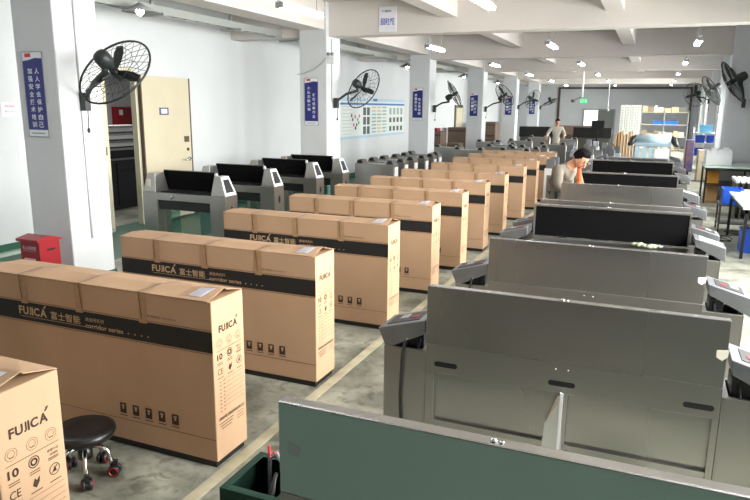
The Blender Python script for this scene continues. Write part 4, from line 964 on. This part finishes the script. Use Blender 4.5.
# pale blue machine far in the aisle
t = thing('pale_blue_machine', (0, 22, 0), 'wide pale blue machine with black end arms in the middle of the far aisle', 'machine')
MB().lathe([(.17, -.5), (.17, .5)], (.02, 22.2, 1.2), (1, 0, 0), 24).build('roller', pale_blue, t)
MB().box(-.5, .54, 22.0, 22.5, 1.0, 1.12).build('bed', mat('blue grey', (150, 172, 186), .5), t, bevel=.02)
for s_ in (-1, 1): MB().tube([(.02 + s_ * .48, 22.2, 1.28), (.02 + s_ * .58, 22.1, 1.22), (.02 + s_ * .64, 22.0, 1.08), (.02 + s_ * .7, 21.95, 1.05)], [.08, .1, .08, .04], 10).build('end_arm', black_pl, t)
for k, xx in enumerate((-.48, -.28, -.08)): MB().box(xx, xx + .15, 22.02, 22.05, .3, .98).build('front_panel', pale_blue, t)
MB().box(.1, .5, 21.99, 22.02, .5, .95).build('white_panel', white_pl, t)
for xx in (-.52, .5): MB().box(xx, xx + .05, 22.05, 22.45, 0, 1.0).build('leg', grey_m, t)
for k in range(7):
    x = -1.28 + k * .11
    tag(MB().box(x, x + .06, 26.0 + .05 * (k % 2), 26.9, 0, 1.22 + .06 * (k % 3)).build('tan_board', tan_sheet, bevel=.005), 'tan board standing upright in the row left of the pale blue machine', 'board', 'tan boards standing in a row')
# shelving at the far end
t = thing('storage_shelving', (.35, 30.3, 0), 'long steel shelving full of goods across the far end of the aisle', 'shelving')
for a in (-.55, .35, 1.25):
    for b in (30, 30.55): MB().box(a, a + .04, b, b + .04, 0, 2.1).build('post', grey_m, t)
for z in (.5, 1.0, 1.5, 2.0): MB().box(-.55, 1.29, 30, 30.59, z, z + .03).build('shelf', mat('cream shelf', (186, 178, 152), .6), t)
bin_(.42, 30.28, 1.531, .95, .45, .14, 'long blue tray on the far steel shelving', mat('strong blue plastic', (40, 110, 220), .4), 'plastic_tray')
rr = random.Random(11)
gm = [mat('goods %d' % i, c, .7) for i, c in enumerate(((196, 180, 146), (150, 130, 104), (214, 210, 198), (120, 116, 108), (226, 220, 206)))]
wd = ['cream', 'brown', 'pale', 'dark grey', 'ivory']
for z, zn in ((.531, 'lowest'), (1.031, 'second'), (2.031, 'top')):
    x = -.5; k = 0
    while x < 1.05:
        w_ = rr.uniform(.16, .3); ci = rr.randrange(5); h_ = rr.uniform(.12, .3)
        if x + w_ > 1.22: break
        tag(MB().box(x, x + w_ - .02, 30.05, 30.45, z, z + h_).build('stored_carton', gm[ci], bevel=.008), '%s package, place %s from the left on the %s shelf of the far shelving' % (wd[ci], ORD[k] if k else 'first', zn), 'package', 'packages on the far shelving')
        x += w_; k += 1
for k in range(4):
    x = -1.34 + k * .2
    tt = thing('slatted_cabinet', (x, 29.9, 0), 'tall white slatted cabinet, %s of four left of the far shelving' % ['leftmost', 'second', 'third', 'rightmost'][k], 'cabinet', 'white slatted cabinets by the far shelving')
    MB().box(x, x + .185, 29.8, 30.3, 0, 2.3).build('carcass', mat('off white', (206, 208, 200), .5), tt)
    q = MB()
    for j in range(16): q.box(x + .05, x + .13, 29.79, 29.8, 1.2 + j * .066, 1.23 + j * .066)
    q.build('vent_slats', grey_m, tt)
# black units behind the far man
for x, y, lb in ((-5.3, 33.5, 'long black covered unit left behind the far man'), (-3.9, 37.0, 'brown long bench right behind the far man'), (-2.75, 34.0, 'black covered unit before the lit far doorway')):
    t = thing('covered_unit', (x, y, 0), lb, 'machine'); mm = black_pl if 'black' in lb else brown_board
    MB().box(x - .9, x + .9, y, y + .5, .75, 1.25).build('cover', mm, t, bevel=.03); MB().box(x - .85, x + .85, y + .05, y + .45, 0, .75).build('base', steel_dk, t)
t = thing('monitor_stand', (-2.1, 31.5, 0), 'dark monitor on a stand in front of the far lit doorway', 'monitor')
MB().box(-2.6, -2.05, 31.5, 31.56, 1.2, 1.62).build('screen', black_pl, t); MB().box(-2.36, -2.3, 31.52, 31.58, 0, 1.25).box(-2.5, -2.15, 31.4, 31.7, 0, .04).build('stand', black_pl, t)
# brown crates in the bays behind the third and fourth pillars
for x0, x1, y, z0, z1, lb in ((-8.1, -7.25, 23.6, 0, .62, 'lower brown crate in the bay behind the third pillar, left stack'), (-8.1, -7.25, 23.6, .625, 1.25, 'upper brown crate in the bay behind the third pillar, left stack'),
      (-7.2, -6.75, 24.3, 0, .8, 'low brown crate in the bay behind the third pillar, right of the stack'), (-7.55, -6.72, 30.4, 0, .75, 'lower brown crate behind the fourth pillar'), (-7.55, -6.72, 30.4, .755, 1.5, 'upper brown crate behind the fourth pillar'),
      (-8.1, -7.3, 27.4, 0, 1.3, 'tall brown crate far in the bay by the left wall')):
    t = thing('brown_crate', ((x0 + x1) / 2, y, z0), lb, 'crate', 'brown crates behind the pillars')
    MB().box(x0, x1, y, y + .8, z0, z1).build('crate_body', brown_board, t, bevel=.02)
    for zz in (z0 + .1, z1 - .16): MB().box(x0, x1, y - .02, y, zz, zz + .06).build('slat', mat('dark board', (74, 60, 52), .7), t)
tag(MB().box(-7.95, -7.4, 23.7, 24.1, 1.251, 1.37).build('red_case', red_m, bevel=.02), 'red case lying on the brown crates behind the third pillar', 'case')
tag(MB().prism([(-6.95, .0), (-6.72, .0), (-6.74, .45), (-6.93, .45)], 'y', 21.2, 21.5).build('blue_sack', mat('navy sack', (34, 44, 110), .8), bevel=.03), 'navy blue sack on the floor behind the third pillar', 'sack')

# ================================================================== SIDE ROOM beyond the doorway
t = thing('dark_cabinet', (-10.0, 10.3, 0), 'dark metal cabinet seen through the open doorway', 'cabinet')
MB().box(-10.6, -10.0, 9.6, 11.6, 0, 1.0).build('carcass', mat('charcoal metal', (62, 62, 64), .4, .4), t, bevel=.01)
MB().box(-10.65, -9.95, 9.55, 11.65, 1.0, 1.03).build('worktop', steel_lt, t)
for k, y in enumerate((9.65, 10.3, 10.95)):
    d = MB().box(-10.0, -9.98, y, y + .6, .08, .95).build('door', mat('charcoal metal door', (54, 54, 58), .35, .4), t); MB().box(-9.98, -9.975, y + .1, y + .5, .76, .82).build('handle', black_pl, d)
for k in range(7):
    tag(MB().box(-10.55 + .03 * (k % 2), -10.05 - .02 * (k % 3), 9.8 + .04 * (k % 3), 11.3 - .05 * (k % 2), 1.19 + k * .075, 1.235 + k * .075 + (.028 if k % 2 else 0)).build('metal_sheet_bundle', white_pl if k % 2 else grey_m), 'sheet bundle beyond the doorway, %s from the bottom of the pile' % ORD[k].replace('nearest', 'first'), 'sheets', 'sheet bundles beyond the doorway')
tag(MB().box(-10.5, -10.1, 9.8, 11.3, 1.031, 1.19).build('black_packing_block', black_pl), 'black block under the stacked sheets beyond the doorway', 'block')
t = thing('fire_hose_cabinet', (-12.6, 13.4, 1.56), 'red fire hose cabinet on the wall beyond the doorway', 'cabinet')
MB().box(-12.649, -12.45, 13.0, 13.75, 1.56, 2.05).build('case', red_m, t, bevel=.01); MB().box(-12.45, -12.44, 13.22, 13.7, 1.6, 2.0).build('door', mat('dark red glass', (130, 30, 36), .3), t)
MB().box(-12.44, -12.43, 13.04, 13.16, 1.85, 1.98).build('white_sticker', white_pl, t)
tag(MB().tube([(-12.5, 13.9, 0), (-12.5, 13.9, 3)], .05, 8).build('red_pipe', red_m), 'vertical red fire pipe beyond the doorway, beside the hose cabinet', 'pipe')
l = bpy.data.lights.new('side_room_fill_light', 'AREA'); l.size = 1.2; l.energy = 60; l.color = (1, .97, .93)  # unseen lamp and housing added to light the room beyond
o = bpy.data.objects.new('side_room_fill_light', l); C.objects.link(o); o.location = (-10.4, 10.6, 2.95)
t = thing('side_room_added_lamp', (-10.4, 10.6, 2.97), 'added flat ceiling lamp, unseen, in the room beyond the doorway', 'lamp')
MB().box(-11.0, -9.8, 10.0, 11.2, 2.975, 3.0).build('housing', white_pl, t)
